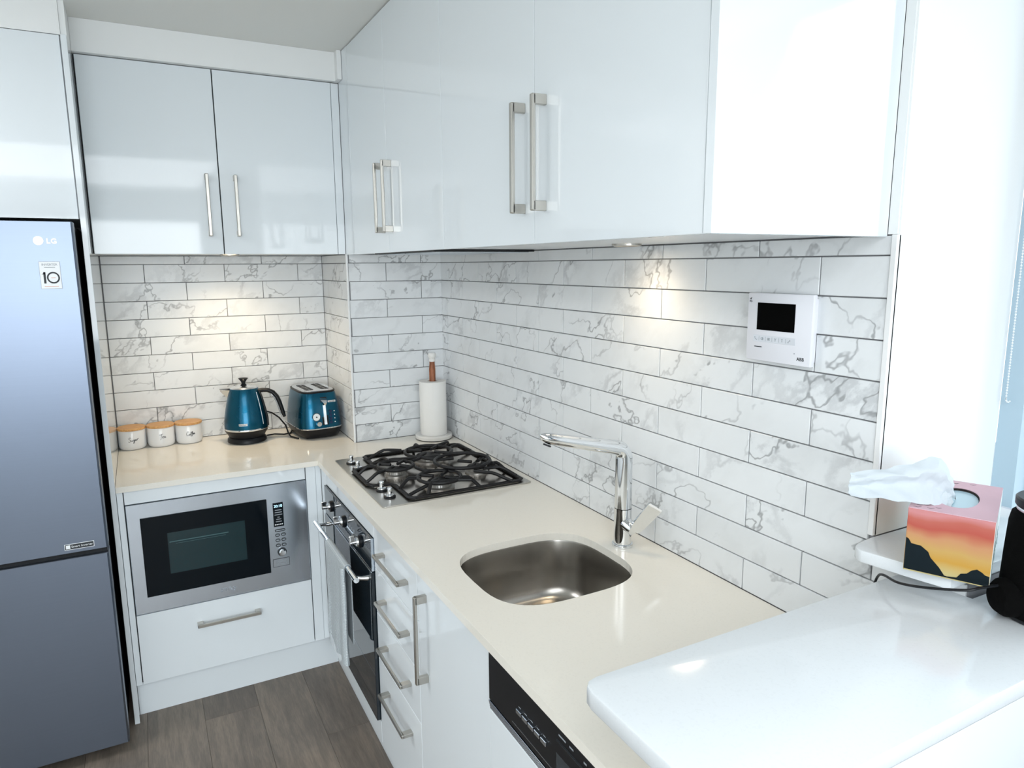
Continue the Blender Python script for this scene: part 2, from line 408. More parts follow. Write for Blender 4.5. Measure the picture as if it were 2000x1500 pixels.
def handle(parent, c, axis, normal, length, w=0.012, leg=0.020, out=0.034, mat=None, name='handle'):
    """D handle: flat bar with two legs. c = centre on the face, normal = outward."""
    b = B(); a = {'x': 0, 'y': 1, 'z': 2}[axis]; nn = 0 if abs(normal[0]) > 0 else 1
    sg = normal[nn]; o3 = 3 - a - nn
    def bx(a0, a1, n0, n1, bev):
        lo = [0, 0, 0]; hi = [0, 0, 0]
        lo[a], hi[a] = c[a]+a0, c[a]+a1
        q = sorted((c[nn]+sg*n0, c[nn]+sg*n1)); lo[nn], hi[nn] = q
        lo[o3], hi[o3] = c[o3]-w/2, c[o3]+w/2
        b.box(lo[0], hi[0], lo[1], hi[1], lo[2], hi[2], bev)
    h = length/2
    bx(-h, h, out-0.009, out, 0.002)
    bx(-h, -h+leg, 0, out-0.004, 0.001); bx(h-leg, h, 0, out-0.004, 0.001)
    return obj(name, b, mat or NICKEL, parent)

# ------------------------------------------------------------------ room shell
ZC = 1.535
b = B(); b.box(-3.5, 0.38, -6.0, 0.55, -H-0.12, -H-0.012); floor = struct('floor', b, GAP)
W_PL, L_PL = 0.185, 1.22
k = 0
x = -3.30
col_i = 0
while x < -0.02:
    y = 0.43 - (0.73, 0.31, 1.02, 0.52)[col_i % 4]
    segs = []; top = 0.43
    while top > -5.9:
        segs.append((max(y, -5.9), top)); top = y; y -= L_PL
    for (ya, yb) in segs:
        if ya < yb - 0.01:
            b = B(); b.box(x+0.0003, x+W_PL-0.0003, ya+0.0003, yb-0.0003, -H-0.012, -H, 0.0005)
            # own origin at its centre so that the grain differs from plank to plank
            obj('plank', b, FLOORM, floor)
    x += W_PL; col_i += 1
b = B(); b.box(-3.5, 0.5, -6.0, 0.55, ZC, ZC+0.1); ceiling = struct('ceiling', b, CEIL)
# left part of the room and the wall behind the camera with the balcony opening
b = B(); b.box(-3.5, -3.4, -6.0, -0.19, -H, ZC); struct('wall_left', b, MATTE)
b = B(); b.box(-3.4, -1.96, -0.19, -0.09, -H, ZC); struct('wall_front', b, MATTE)
b = B()
b.box(-3.4, -3.05, -6.0, -5.88, -H, ZC); b.box(-0.45, 0.45, -6.0, -5.88, -H, ZC); b.box(-3.05, -0.45, -6.0, -5.88, 1.28, ZC)
struct('wall_behind', b, MATTE)
w2 = struct('door_1', B().box(-3.05, -3.0, -5.95, -5.90, -H, 1.28).box(-0.50, -0.45, -5.95, -5.90, -H, 1.28).box(-1.79, -1.71, -5.95, -5.90, -H, 1.28).box(-3.0, -0.5, -5.95, -5.90, 1.23, 1.28), FRAMEM)
obj('pane', B().box(-3.0, -1.79, -5.93, -5.92, -H, 1.23), GLASS, w2); obj('pane', B().box(-1.71, -0.5, -5.93, -5.92, -H, 1.23), GLASS, w2)
struct('balcony_slab', B().box(-12, 14, -16, -6.02, -H-0.1, -H-0.03).box(0.55, 14, -6.0, 12, -3.0, -2.9), GROUND)
# recess wall behind kettle and toaster
wall_back = struct('wall_back', B().box(-1.96, -0.403, 0.4335, 0.55, -H, ZC), GROUT)
# square column in the corner
wall_corner = struct('wall_corner', B().box(-0.4035, 0.002, 0.0025, 0.4333, -H, ZC), GROUT)
# long tiled wall; its end forms the deep window reveal
wall_right = struct('wall_right', B().box(0.0025, 0.37, -2.063, 0.55, -H, ZC), GROUT)
struct('trim_1', B().box(0.0, 0.372, -2.0665, -2.0632, 0.236, ZC), MATTE)          # plastered reveal
struct('trim_2', B().box(-0.0065, 0.004, -2.0665, -2.0555, 0.236, 0.7805, 0.001), TRIMW)   # white tile edge bead
struct('trim_3', B().box(-0.4145, -0.4065, -0.0075, 0.0005, 0.0, 0.7805, 0.001), TRIMW)   # bead on the column corner
wall_sill = struct('wall_window', B().box(0.0025, 0.37, -2.235, -2.0635, -H, 0.2105).box(0.0025, 0.37, -6.0, -2.2355, -H, 0.1625).box(0.0025, 0.46, -6.0, -2.067, 1.42, ZC), GROUT)
struct('trim_7', B().box(-0.0032, 0.0024, -2.0631, -2.0462, 0.781, ZC-0.0005), MATTE)
struct('wall_bulkhead', B().box(-1.2875, -0.4105, -0.024, 0.4333, 1.4315, ZC-0.0005).box(-1.96, -1.3045, -0.186, 0.4333, 1.4335, ZC-0.0005), MATTE)
b = B().box(-1.304, -1.288, -0.18, 0.4333, 1.4315, ZC-0.0005); struct('trim_4', b, MATTE)
struct('trim_5', B().box(-0.428, -0.4115, -0.06, -0.0245, 1.4315, ZC-0.0005), MATTE)
# window: jamb profiles, glass, mullions
win = struct('window_1', B().box(0.3725, 0.417, -2.110, -2.067, 0.2365, 1.419).box(0.4215, 0.462, -2.118, -2.067, 0.2365, 1.419), FRAMEM)
obj('frame_rail', B().box(0.4215, 0.462, -4.66, -2.1185, 1.37, 1.419).box(0.4215, 0.462, -4.66, -2.2505, 0.164, 0.215), FRAMEM, win)
obj('mullion', B().box(0.4215, 0.462, -3.42, -3.36, 0.2155, 1.3695), FRAMEM, win)
obj('mullion', B().box(0.4215, 0.462, -4.72, -4.66, 0.164, 1.419), FRAMEM, win)
obj('pane', B().box(0.438, 0.444, -3.36, -2.1185, 0.2155, 1.3695), GLASS, win)
obj('pane', B().box(0.438, 0.444, -4.66, -3.42, 0.2155, 1.3695), GLASS, win)
struct('wall_far', B().box(0.375, 0.46, -6.0, -4.721, 0.163, 1.419), MATTE)
# window sill with its rounded nose
b = B()
pts = [(0.371, -2.0672), (0.371, -2.235), (-0.050, -2.235), (-0.064, -2.164), (-0.079, -2.098), (-0.077, -2.087), (-0.069, -2.077), (-0.055, -2.0715), (-0.03, -2.0695), (-0.007, -2.0680)]
b.prism(pts, 0.212, 0.2345, 'z', 0.003)
struct('trim_6', b, QUARTZW, smooth=True)

# ------------------------------------------------------------------ wall tiles: every tile an object
RP, TL, G = 0.0745, 0.30726, 0.0013
ZTOP = 0.7800
def tile(parent, axis, a0, a1, z0, z1, face):
    """axis 'y': tile on an x=const wall facing -x; axis 'x': on a y=const wall facing -y"""
    if a1 - a0 < 0.006 or z1 - z0 < 0.006: return
    hx = (a1-a0)/2 - G; hz = (z1-z0)/2 - G; t = 0.0065
    b = B()
    if axis == 'y': b.box(-t/2, t/2, -hx, hx, -hz, hz, 0.0009)
    else: b.box(-hx, hx, -t/2, t/2, -hz, hz, 0.0009)
    me = bpy.data.meshes.new('tile'); b.bm.to_mesh(b.bm and me) if False else b.bm.to_mesh(me); b.bm.free()
    me.materials.append(MARBLE)
    o = bpy.data.objects.new('tile', me); COL.objects.link(o); o.parent = parent
    c = Vector((face + t/2 if axis == 'y' else (a0+a1)/2, (a0+a1)/2 if axis == 'y' else face + t/2, (z0+z1)/2 + H))
    o.location = c - parent.location
    return o
for row in range(11):
    z0, z1 = row*RP, min((row+1)*RP, ZTOP)
    # long wall (joints counted from the corner towards the window)
    u = 0.0706 + (0.5 if row % 2 == 0 else 0.0)*TL
    edges = [0.0]
    while u - TL > 0.01: u -= TL
    while u < 2.056: edges.append(u); u += TL
    if row >= 3: edges.append(2.056)
    elif row % 2 == 0: edges.append(0.0706 + 6.5*TL)
    else: edges.append(0.0706 + 7*TL)
    for p, q in zip(edges, edges[1:]): tile(wall_right, 'y', -q, -p, z0, z1, -0.0035)
    if row < 3:                                  # below the sill the tiling runs on
        zb = min(z1, 0.2105)
        tile(wall_sill, 'y', -2.235, -edges[-1], z0, zb, -0.0035)
    # column front
    e = [0.0]
    v = 0.0940 if row % 2 == 0 else 0.0940 + TL/2
    while v < 0.406: e.append(v); v += TL
    e.append(0.406)
    for p, q in zip(e, e[1:]): tile(wall_corner, 'x', -q, -p, z0, z1, -0.0035)
    # column side
    e = [0.0] + ([0.335] if row % 2 == 0 else []) + [0.431]
    for p, q in zip(e, e[1:]): tile(wall_corner, 'y', p, q, z0, z1, -0.4095)
    # recess
    e = [0.410]
    v = 0.520 if row % 2 else 0.520 + TL/2
    while v < 1.28: e.append(v); v += TL
    e.append(1.287)
    for p, q in zip(e, e[1:]): tile(wall_back, 'x', -q, -p, z0, z1, 0.4275)

# ------------------------------------------------------------------ worktop with sink cut-out
def superellipse(cx, cy, hx, hy, n, N=48, z=None, rot=0.0):
    out = []
    for i in range(N):
        t = 2*PI*i/N; c, s = math.cos(t), math.sin(t)
        X = hx*math.copysign(abs(c)**(2/n), c); Y = hy*math.copysign(abs(s)**(2/n), s)
        p = (cx + X*math.cos(rot) - Y*math.sin(rot), cy + X*math.sin(rot) + Y*math.cos(rot))
        out.append(p if z is None else Vector((p[0], p[1], z)))
    return out
SX, SY, SHX, SHY, SN = -0.331, -1.432, 0.193, 0.181, 3.3
b = B(); bm = b.bm
outer = [(-1.2872, -0.205), (-0.6115, -0.205), (-0.6115, -2.30), (-0.0045, -2.30), (-0.0045, -0.0045), (-0.4105, -0.0045), (-0.4105, 0.4265), (-1.2872, 0.4265)]
hole = superellipse(SX, SY, SHX, SHY, SN)
def loop(pts, z):
    vs = [bm.verts.new((p[0], p[1], z)) for p in pts]
    return vs, [bm.edges.new((vs[i], vs[(i+1) % len(vs)])) for i in range(len(vs))]
vo, eo = loop(outer, -0.0002); vh, eh = loop(hole, -0.0002)
r = bmesh.ops.triangle_fill(bm, use_beauty=True, use_dissolve=True, edges=eo+eh)
faces = [f for f in bm.faces]
ex = bmesh.ops.extrude_face_region(bm, geom=faces)
bmesh.ops.translate(bm, verts=[g for g in ex['geom'] if isinstance(g, bmesh.types.BMVert)], vec=(0, 0, -0.0198))
worktop = obj('worktop', b, QUARTZ)
tag(worktop, 'white stone L-shaped worktop with warm light in its colour, carrying the hob and sink', 'worktop')

sink = thing('sink', 'undermounted stainless steel sink bowl let into the stone worktop', 'sink', (SX, SY, -0.19))
b = B()
secs = []
for z, s in ((-0.0212, 1.13), (-0.0205, 1.13), (-0.0205, 1.02), (-0.026, 1.012), (-0.10, 0.975), (-0.150, 0.94), (-0.168, 0.90), (-0.178, 0.84), (-0.182, 0.74), (-0.186, 0.35), (-0.188, 0.14)):
    secs.append(superellipse(SX, SY, SHX*s, SHY*s, SN, z=z))
b.loft(secs, cap=False)
bowl = obj('bowl', b, SINKST, sink, smooth=True)
b = B(); b.lathe((SX, SY, 0), [(0.045, -0.1868), (0.044, -0.1855), (0.038, -0.1855), (0.034, -0.189), (0.001, -0.190)], 28); obj('drain', b, CHROME, sink, smooth=True)

# ------------------------------------------------------------------ raised bench slab and its panel
bench = thing('breakfast_bench', 'raised white stone breakfast bench with rounded corner beside the window', 'bench', (-0.3, -2.3, -H))
ZB = 0.190
pts = [(-0.0045, -2.128), (-0.665, -2.128), (-0.680, -2.132), (-0.688, -2.141), (-0.691, -2.155), (-0.691, -2.406), (0.371, -2.406), (0.371, -2.2475), (-0.0045, -2.2475)]
obj('bench_top', B().prism(pts, ZB-0.0265, ZB, 'z', 0.003, 2), QUARTZW, bench, smooth=True)
obj('support_panel', B().box(-0.60, -0.0045, -2.404, -2.3005, -H, ZB-0.0267).box(-0.60, 0.0015, -2.405, -2.4, -H, ZB-0.0267), GLOSS, bench)

# ------------------------------------------------------------------ wall cabinets on the long wall
FX = -0.41
ub = thing('wall_cabinet', 'run of glossy white wall cabinets with four bow handled doors above the hob and sink', 'cabinet', (-0.2, -1.0, 0.777))
obj('carcass', B().box(-0.3915, -0.0045, -2.0265, -0.0045, 0.7815, 1.533), EDGE, ub)
obj('filler_panel', B().box(FX, -0.392, -0.1235, 0.0, 0.778, 1.533, 0.0006), GLOSS, ub)
ys = [-0.1255, -0.5515, -1.0235, -1.5205, -2.0255]
hy = [(-0.510), (-0.592), (-1.478), (-1.566)]
for i in range(4):
    d = obj('door', B().box(FX, -0.392, ys[i+1]+0.001, ys[i]-0.001, 0.777, 1.531, 0.0008), GLOSS, ub)
    handle(d, (FX, hy[i], 0.955), 'z', (-1, 0, 0), 0.226)
obj('end_panel', B().box(-0.412, -0.0034, -2.0455, -2.0275, 0.777, 1.533, 0.0008), GLOSS, ub)
hood = thing('rangehood', 'slim dark rangehood set flush under the wall cabinets above the hob', 'rangehood', (-0.2, -0.56, 0.774))
obj('housing', B().box(-0.375, -0.03, -0.86, -0.27, 0.7745, 0.7812, 0.001), BLACKP, hood)
for i in range(2):
    obj('filter', B().box(-0.36, -0.045, -0.85+0.292*i, -0.57+0.292*i, 0.7725, 0.7745, 0.0008), STEEL, hood)

def puck(loc, label, power):
    t = thing('downlight', label, 'lamp', loc, None)
    obj('bezel', B().lathe(loc, [(0.036, 0.0), (0.036, -0.004), (0.030, -0.006), (0.028, -0.003), (0.028, 0.0)], 28, cap=False), NICKEL, t, smooth=True)
    obj('lens', B().lathe(loc, [(0.0275, -0.0005), (0.0275, -0.003), (0.001, -0.003)], 24), LAMP, t, smooth=True)
    d = bpy.data.lights.new('bulb', 'SPOT'); d.energy = power; d.color = (1.0, 0.80, 0.55); d.spot_size = math.radians(150); d.spot_blend = 0.9; d.shadow_soft_size = 0.05
    o = bpy.data.objects.new('bulb', d); COL.objects.link(o); o.parent = t; o.location = (0, 0, -0.012)
    return t
puck((-0.105, -1.44, 0.7813), 'round warm downlight under the wall cabinet above the sink tap', 1.2)
puck((-0.83, 0.17, 0.7813), 'round warm downlight under the recess cabinets above the kettle', 5.0)

# ------------------------------------------------------------------ wall cabinets in the recess
ua = thing('wall_cabinet', 'pair of glossy white wall cabinet doors above the kettle and toaster', 'cabinet', (-0.86, 0.2, 0.781))
obj('carcass', B().box(-1.2872, -0.4115, 0.019, 0.4265, 0.7815, 1.4305), EDGE, ua)
for x0, x1, hx in ((-1.2835, -0.8675, -0.910), (-0.8635, -0.4425, -0.8125)):
    d = obj('door', B().box(x0, x1, 0.0, 0.0185, 0.7805, 1.4285, 0.0008), GLOSS, ua)
    handle(d, (hx, 0.0, 0.955), 'z', (0, -1, 0), 0.220)
obj('filler_panel', B().box(-0.4405, -0.4112, 0.001, 0.0185, 0.7805, 1.4285, 0.0006), GLOSS, ua)
obj('shadow_gap', B().box(-1.2872, -1.2837, 0.008, 0.0185, 0.7815, 1.4285), GAP, ua)
obj('shadow_gap', B().box(-0.8673, -0.8637, 0.012, 0.0188, 0.7815, 1.4285), GAP, ua)

# tall gloss panel beside the fridge
tp = obj('tall_panel', B().box(-1.3040, -1.2880, -0.205, 0.4265, -H+0.0005, 1.4305, 0.0008), GLOSS)
tag(tp, 'tall narrow glossy white end panel between fridge and microwave', 'panel')

# cabinet above the fridge
uf = thing('wall_cabinet', 'glossy white cabinet over the fridge reaching to the bulkhead', 'cabinet', (-1.63, 0.1, 0.887))
obj('carcass', B().box(-1.958, -1.3055, -0.170, 0.4265, 0.888, 1.4325), EDGE, uf)
obj('door', B().box(-1.955, -1.3085, -0.190, -0.1705, 0.886, 1.4305, 0.0008), GLOSS, uf)
struct('wall_fridge', B().box(-1.96, -1.9585, -0.19, 0.4333, -H, 1.4325), MATTE)

# ------------------------------------------------------------------ base units under the recess worktop: microwave housing
mb = thing('base_cabinet', 'white base cabinet housing the microwave above one wide drawer', 'cabinet', (-0.95, 0.1, -H))
MY = -0.191
obj('carcass', B().box(-1.2872, -0.6015, -0.165, 0.4265, -0.745, -0.0205), EDGE, mb)
obj('top_rail', B().box(-1.2655, -0.6595, MY, -0.1655, -0.0695, -0.0225, 0.0006), GLOSS, mb)
obj('side_filler', B().box(-1.2870, -1.2685, MY, -0.1655, -0.742, -0.0225, 0.0006), GLOSS, mb)
obj('side_filler', B().box(-0.6560, -0.6205, MY, -0.1655, -0.742, -0.0225, 0.0006), GLOSS, mb)
obj('side_filler', B().box(-0.6195, -0.5985, MY+0.002, -0.1655, -0.742, -0.0225, 0.0006), GLOSS, mb)
d = obj('drawer', B().box(-1.2650, -0.6595, MY, -0.1655, -0.7420, -0.4795, 0.0008), GLOSS, mb)
handle(d, (-0.9640, MY, -0.5560), 'x', (0, -1, 0), 0.220)
obj('plinth', B().box(-1.2872, -0.5605, -0.150, -0.135, -H+0.0005, -0.7455), GLOSS, mb)
obj('shadow_gap', B().box(-1.2684, -1.2652, -0.175, -0.1655, -0.742, -0.0225), GAP, mb)
obj('shadow_gap', B().box(-0.6594, -0.6562, -0.175, -0.1655, -0.742, -0.0225), GAP, mb)

mw = thing('microwave', 'built-in stainless steel microwave with black glass door in the base cabinet', 'microwave', (-0.962, -0.1, -0.4745))
obj('trim_frame', B().prism([(-1.2645, -0.4740), (-0.6595, -0.4740), (-0.6595, -0.0720), (-1.2645, -0.0720)], -0.196, -0.166, 'y', 0.0012, 1), STEEL, mw)
obj('door_glass', B().box(-1.2250, -0.8060, -0.1995, -0.1962, -0.4150, -0.1240, 0.0012), BLACKG, mw)
VIEWW = pbr('microwave_view_window', (0.003, 0.024, 0.030), 0.10, rvar=0.02)
obj('view_window', B().box(-1.1450, -0.8870, -0.2002, -0.1996, -0.3420, -0.1900), VIEWW, mw)
SHELF = pbr('turntable_reflex', (0.05, 0.12, 0.13), 0.2, rvar=0.02)
obj('rack', B().box(-1.140, -0.945, -0.2006, -0.20025, -0.2260, -0.2225).box(-1.120, -0.955, -0.2006, -0.20025, -0.2330, -0.2318), SHELF, mw)
dp = obj('display', B().box(-0.7850, -0.7480, -0.1985, -0.1962, -0.2370, -0.1440), BLACKG, mw)
text('digits', '20:10', 0.0145, DISPLAY, dp, FACE_Y(-0.7665, -0.1988, -0.1565), space=0.95)
for i, zz in enumerate((-0.172, -0.181, -0.190, -0.200, -0.208, -0.217)):
    w = (0.024, 0.026, 0.028, 0.008, 0.018, 0.022)[i]
    obj('program_mark', B().box(-0.7665-w/2, -0.7665+w/2, -0.1988, -0.1984, zz-0.0016, zz+0.0016), GREYINK, dp)
for i in range(5):
    obj('indicator', B().box(-0.7815+0.0062*i, -0.7775+0.0062*i, -0.1988, -0.1984, -0.2305, -0.2265), WHITEINK, dp)
def pill(cx, cz, w, h, y0, y1, n=6):
    pts = []
    r = h/2
    for k in range(n+1): a = PI/2 - PI*k/n; pts.append((cx + w/2 - r + r*math.cos(a), cz + r*math.sin(a)))
    for k in range(n+1): a = -PI/2 - PI*k/n; pts.append((cx - w/2 + r + r*math.cos(a), cz + r*math.sin(a)))
    return pts
def button(cx, cz, w, h):
    o = obj('button', B().prism(pill(cx, cz, w, h, 0, 0), -0.1975, -0.1962, 'y', 0), INK, mw)
    obj('key_face', B().prism(pill(cx, cz, w-0.0056, h-0.0056, 0, 0), -0.1988, -0.1975, 'y', 0.0005, 1), STEEL, o, smooth=True)
button(-0.7640, -0.2530, 0.038, 0.0095)
for r_ in range(3):
    for c_ in range(2): button(-0.7740 + 0.0215*c_, -0.2710 - 0.0205*r_, 0.0175, 0.0115)
kn = obj('dial_ring', B().cyl((-0.7615, -0.1962, -0.3400), (-0.7615, -0.2000, -0.3400), 0.0165, 28), INK, mw, smooth=True)
obj('dial', B().tube([(-0.7615, -0.2001, -0.34), (-0.7615, -0.2100, -0.34), (-0.7615, -0.2125, -0.34)], [0.0135, 0.0125, 0.0095], 28), CHROME, kn, smooth=True)
pl = obj('rating_plate', B().box(-0.7970, -0.7360, -0.1968, -0.1961, -0.3975, -0.3650), INK, mw)
obj('plate_face', B().box(-0.7955, -0.7375, -0.1972, -0.1968, -0.3960, -0.3665), STEEL, pl)
for zz in (-0.3740, -0.3800, -0.3870): obj('plate_line', B().box(-0.7840, -0.7490, -0.1974, -0.19721, zz-0.0012, zz+0.0012), GREYINK, pl)
text('logo', 'smeg', 0.024, STEEL, mw, FACE_Y(-0.962, -0.1964, -0.4425), depth=0.0006, space=1.1)
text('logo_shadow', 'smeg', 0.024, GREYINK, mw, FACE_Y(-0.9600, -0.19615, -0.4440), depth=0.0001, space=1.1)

# ------------------------------------------------------------------ base units along the long wall
RX = -0.598
def front(parent, name, y0, y1, z0, z1, mat=None): return obj(name, B().box(RX, RX+0.019, y0, y1, z0, z1, 0.0008), mat or GLOSS, parent)
oh = thing('oven_housing', 'glossy white filler frame around the built-in oven', 'cabinet', (-0.3, -0.53, -H))
front(oh, 'side_filler', -0.2655, -0.1925, -0.765, -0.0225)
front(oh, 'top_rail', -0.8710, -0.2660, -0.0775, -0.0225)
front(oh, 'bottom_rail', -0.8710, -0.2660, -0.765, -0.6910)
obj('plinth', B().box(-0.560, -0.545, -0.871, -0.1505, -H+0.0005, -0.766), GLOSS, oh)

ov = thing('oven', 'built-in black glass oven with three chrome knobs and bar handle', 'oven', (-0.35, -0.567, -0.69))
obj('body', B().box(-0.592, -0.06, -0.860, -0.272, -0.686, -0.082), BLACKP, ov)
cp = obj('control_panel', B().box(-0.6060, -0.5925, -0.8655, -0.2685, -0.1850, -0.0800, 0.001), OVENG, ov)
dr = obj('door', B().box(-0.6090, -0.5925, -0.8655, -0.2685, -0.6880, -0.1890, 0.001), OVENG, ov)
obj('panel_trim', B().box(-0.6065, -0.5930, -0.8668, -0.8656, -0.1850, -0.0800).box(-0.6092, -0.6062, -0.8655, -0.2685, -0.1888, -0.1868), STEEL, cp)
for i, yy in enumerate((-0.372, -0.545, -0.745)):
    kb = obj('knob', B().tube([(-0.6062, yy, -0.131), (-0.6120, yy, -0.131), (-0.6140, yy, -0.131)], [0.0205, 0.0205, 0.018], 26), BLACKP, ov, smooth=True)
    obj('knob_grip', B().tube([(-0.6141, yy, -0.131), (-0.620, yy, -0.131), (-0.6215, yy, -0.131), (-0.640, yy, -0.131)], [0.0145, 0.0135, 0.0075, 0.0075], 22).box(-0.641, -0.624, yy-0.004, yy+0.004, -0.1370, -0.1090, 0.0015), CHROME, kb, smooth=True)
for yy in (-0.60, -0.625, -0.65, -0.675):
    obj('touch_mark', B().cyl((-0.6061, yy, -0.122), (-0.6064, yy, -0.122), 0.006, 16).cyl((-0.6061, yy, -0.14), (-0.6064, yy, -0.14), 0.004, 12), GREYINK, cp)
BX, BZ = -0.650, -0.2120
hb = obj('handle', B().cyl((BX, -0.848, BZ), (BX, -0.292, BZ), 0.0085, 18), CHROME, dr, smooth=True)
obj('handle_bracket', B().tube([(BX, -0.325, BZ), (-0.630, -0.318, BZ-0.004), (-0.6093, -0.316, BZ-0.006)], [0.0075, 0.006, 0.0085], 12), CHROME, ov, smooth=True)
obj('handle_bracket', B().tube([(BX, -0.822, BZ), (-0.630, -0.830, BZ-0.004), (-0.6093, -0.833, BZ-0.006)], [0.0075, 0.006, 0.0085], 12), CHROME, ov, smooth=True)
obj('door_window_border', B().box(-0.6094, -0.6090, -0.8655, -0.2685, -0.5300, -0.5285), STEEL, dr)

# tea towel over the oven bar
def towel():
    b = B(); bm = b.bm
    NY, yA, yB = 26, -0.745, -0.500
    prof = []
    # path across: front drop then over the bar then back drop ; (offset from bar centre x, z)
    R = 0.0115
    for k in range(16): prof.append((-R, -0.325 + 0.325*k/15*1.0))
    for k in range(1, 8): a = PI - PI*k/8; prof.append((R*math.cos(a), R*math.sin(a)))
    for k in range(12): prof.append((R, -0.27*k/11))
    grid = []
    for j in range(NY+1):
        t = j/NY; y = yA + (yB-yA)*t
        row = []
        for i, (dx, dz) in enumerate(prof):
            drop = min(1.0, max(0.0, -dz/0.30))
            front_side = dx < 0
            w = 0.010*drop*math.sin(t*11.0 + 0.8) + 0.004*drop*math.sin(t*27)
            if front_side: w = -abs(w) - 0.002*drop
            else: w = -0.0*w + 0.0
            y2 = y + (0.020*drop*(0.5 - t)) + 0.006*drop*math.sin(4*t)
            z2 = dz
            if i == 0 or (front_side and dz < -0.30): z2 = dz - 0.012*math.sin(t*5.0)
            row.append(bm.verts.new((BX + dx + w, y2, BZ + z2)))
        grid.append(row)
    for a, c in zip(grid, grid[1:]):
        for i in range(len(a)-1): bm.faces.new((a[i], a[i+1], c[i+1], c[i]))
    fs = list(bm.faces)
    bmesh.ops.recalc_face_normals(bm, faces=fs)
    bmesh.ops.solidify(bm, geom=fs, thickness=0.0022)
    return b
tt = thing('tea_towel', 'pale grey waffle tea towel hanging over the oven handle', 'towel', (BX, -0.62, BZ))
obj('cloth', towel(), WEAVE, tt, smooth=True)
def fold():
    b = B()
    secs = []
    for k in range(14):
        z = BZ + 0.004 - 0.330*k/13; a = k/13
        w = 0.017 + 0.010*a; cx, cy = BX - 0.016 - 0.002*a, -0.738 - 0.004*math.sin(a*6)
        secs.append([Vector((cx + 0.0075*(1+0.4*a)*math.cos(2*PI*i/12), cy + w*math.sin(2*PI*i/12), z)) for i in range(12)])
    return b.loft(secs)
obj('folded_edge', fold(), WEAVE, tt, smooth=True)

ds = thing('drawer_unit', 'narrow glossy white unit of four bow handled drawers right of the oven', 'cabinet', (-0.3, -1.06, -H))
obj('carcass', B().box(-0.578, -0.0045, -1.2445, -0.8720, -0.765, -0.0215), EDGE, ds)
zt = [-0.0300, -0.1705, -0.3155, -0.4650, -0.7650]
for i in range(4):
    d = front(ds, 'drawer', -1.2435, -0.8730, zt[i+1]+0.0015, zt[i]-0.0005)
    handle(d, (RX, -1.068, (-0.094, -0.240, -0.388, -0.537)[i]), 'y', (-1, 0, 0), 0.218, w=0.010)
obj('plinth', B().box(-0.560, -0.545, -1.2445, -0.8715, -H+0.0005, -0.766), GLOSS, ds)

su = thing('sink_cabinet', 'glossy white sink cabinet with one door and a vertical bow handle', 'cabinet', (-0.3, -1.45, -H))
obj('carcass', B().box(-0.578, -0.545, -1.6625, -1.2460, -0.765, -0.0215), EDGE, su)
d = front(su, 'door', -1.6625, -1.2465, -0.7635, -0.0305)
handle(d, (RX, -1.306, -0.187), 'z', (-1, 0, 0), 0.236)
obj('plinth', B().box(-0.560, -0.545, -1.6625, -1.2455, -H+0.0005, -0.766), GLOSS, su)

dw = thing('dishwasher', 'integrated dishwasher with black control strip and white door beneath the worktop', 'dishwasher', (-0.3, -1.97, -H))
obj('body', B().box(-0.575, -0.05, -2.265, -1.672, -0.83, -0.0300), STEEL, dw)
cp = obj('control_panel', B().box(-0.6020, -0.5755, -2.2665, -1.6665, -0.1370, -0.0330, 0.0015), BLACKP, dw)
for i in range(4):
    obj('vent_slat', B().box(-0.6030 + 0.0010*i, -0.5755, -2.2660, -1.6670, -0.1425-0.0052*i, -0.1385-0.0052*i, 0.0005), STEEL, dw)
obj('door', B().box(-0.6000, -0.5755, -2.2660, -1.6675, -0.7635, -0.1605, 0.0008), GLOSS, dw)
for i in range(5):
    y0 = -1.789 - 0.0225*i
    bt = obj('button', B().box(-0.6060, -0.6021, y0-0.0185, y0, -0.0925, -0.0835, 0.0008), STEEL, cp)
    obj('button_mark', B().box(-0.6024, -0.6021, y0-0.013, y0-0.005, -0.0790, -0.0775), GREYINK, cp)
obj('handle_recess', B().box(-0.6026, -0.6021, -2.20, -1.928, -0.1180, -0.0560), GAP, cp)
obj('recess_lip', B().box(-0.6045, -0.6027, -2.20, -1.93, -0.0800, -0.0570, 0.0006), BLACKP, cp)
obj('trim_line', B().box(-0.6027, -0.6021, -2.26, -1.768, -0.1245, -0.1230), STEEL, cp)
for y0, w_ in ((-1.935, 0.022), (-1.968, 0.012), (-2.010, 0.008), (-2.035, 0.012)): obj('panel_mark', B().box(-0.6024, -0.6021, y0-w_, y0, -0.0465, -0.0435), GREYINK, cp)

# ------------------------------------------------------------------ fridge
fr = thing('fridge', 'tall brushed steel two-door fridge freezer standing at the left', 'fridge', (-1.62, 0.0, -H))
obj('body', B().box(-1.925, -1.3200, -0.290, 0.38, -0.835, 0.862, 0.004).box(-1.90, -1.345, -0.26, 0.36, -H+0.001, -0.834), BLACKP, fr)
def fdoor(z0, z1):
    pts = [(-1.925, -0.2945), (-1.925, -0.352), (-1.919, -0.3600), (-1.3215, -0.3600), (-1.3165, -0.3560), (-1.3165, -0.2945)]
    return B().prism(pts, z0, z1, 'z', 0.0012, 1)
fd = obj('fridge_door', fdoor(-0.1475, 0.8685), FRIDGE, fr, smooth=True)
fz = obj('freezer_door', fdoor(-0.8400, -0.1645), FRIDGE, fr, smooth=True)
obj('side_gasket', B().box(-1.3225, -1.3195, -0.294, -0.290, -0.83, 0.862), CHROME, fr)
obj('grip_recess', B().box(-1.92, -1.3205, -0.345, -0.295, -0.1640, -0.1480), BLACKP, fr)
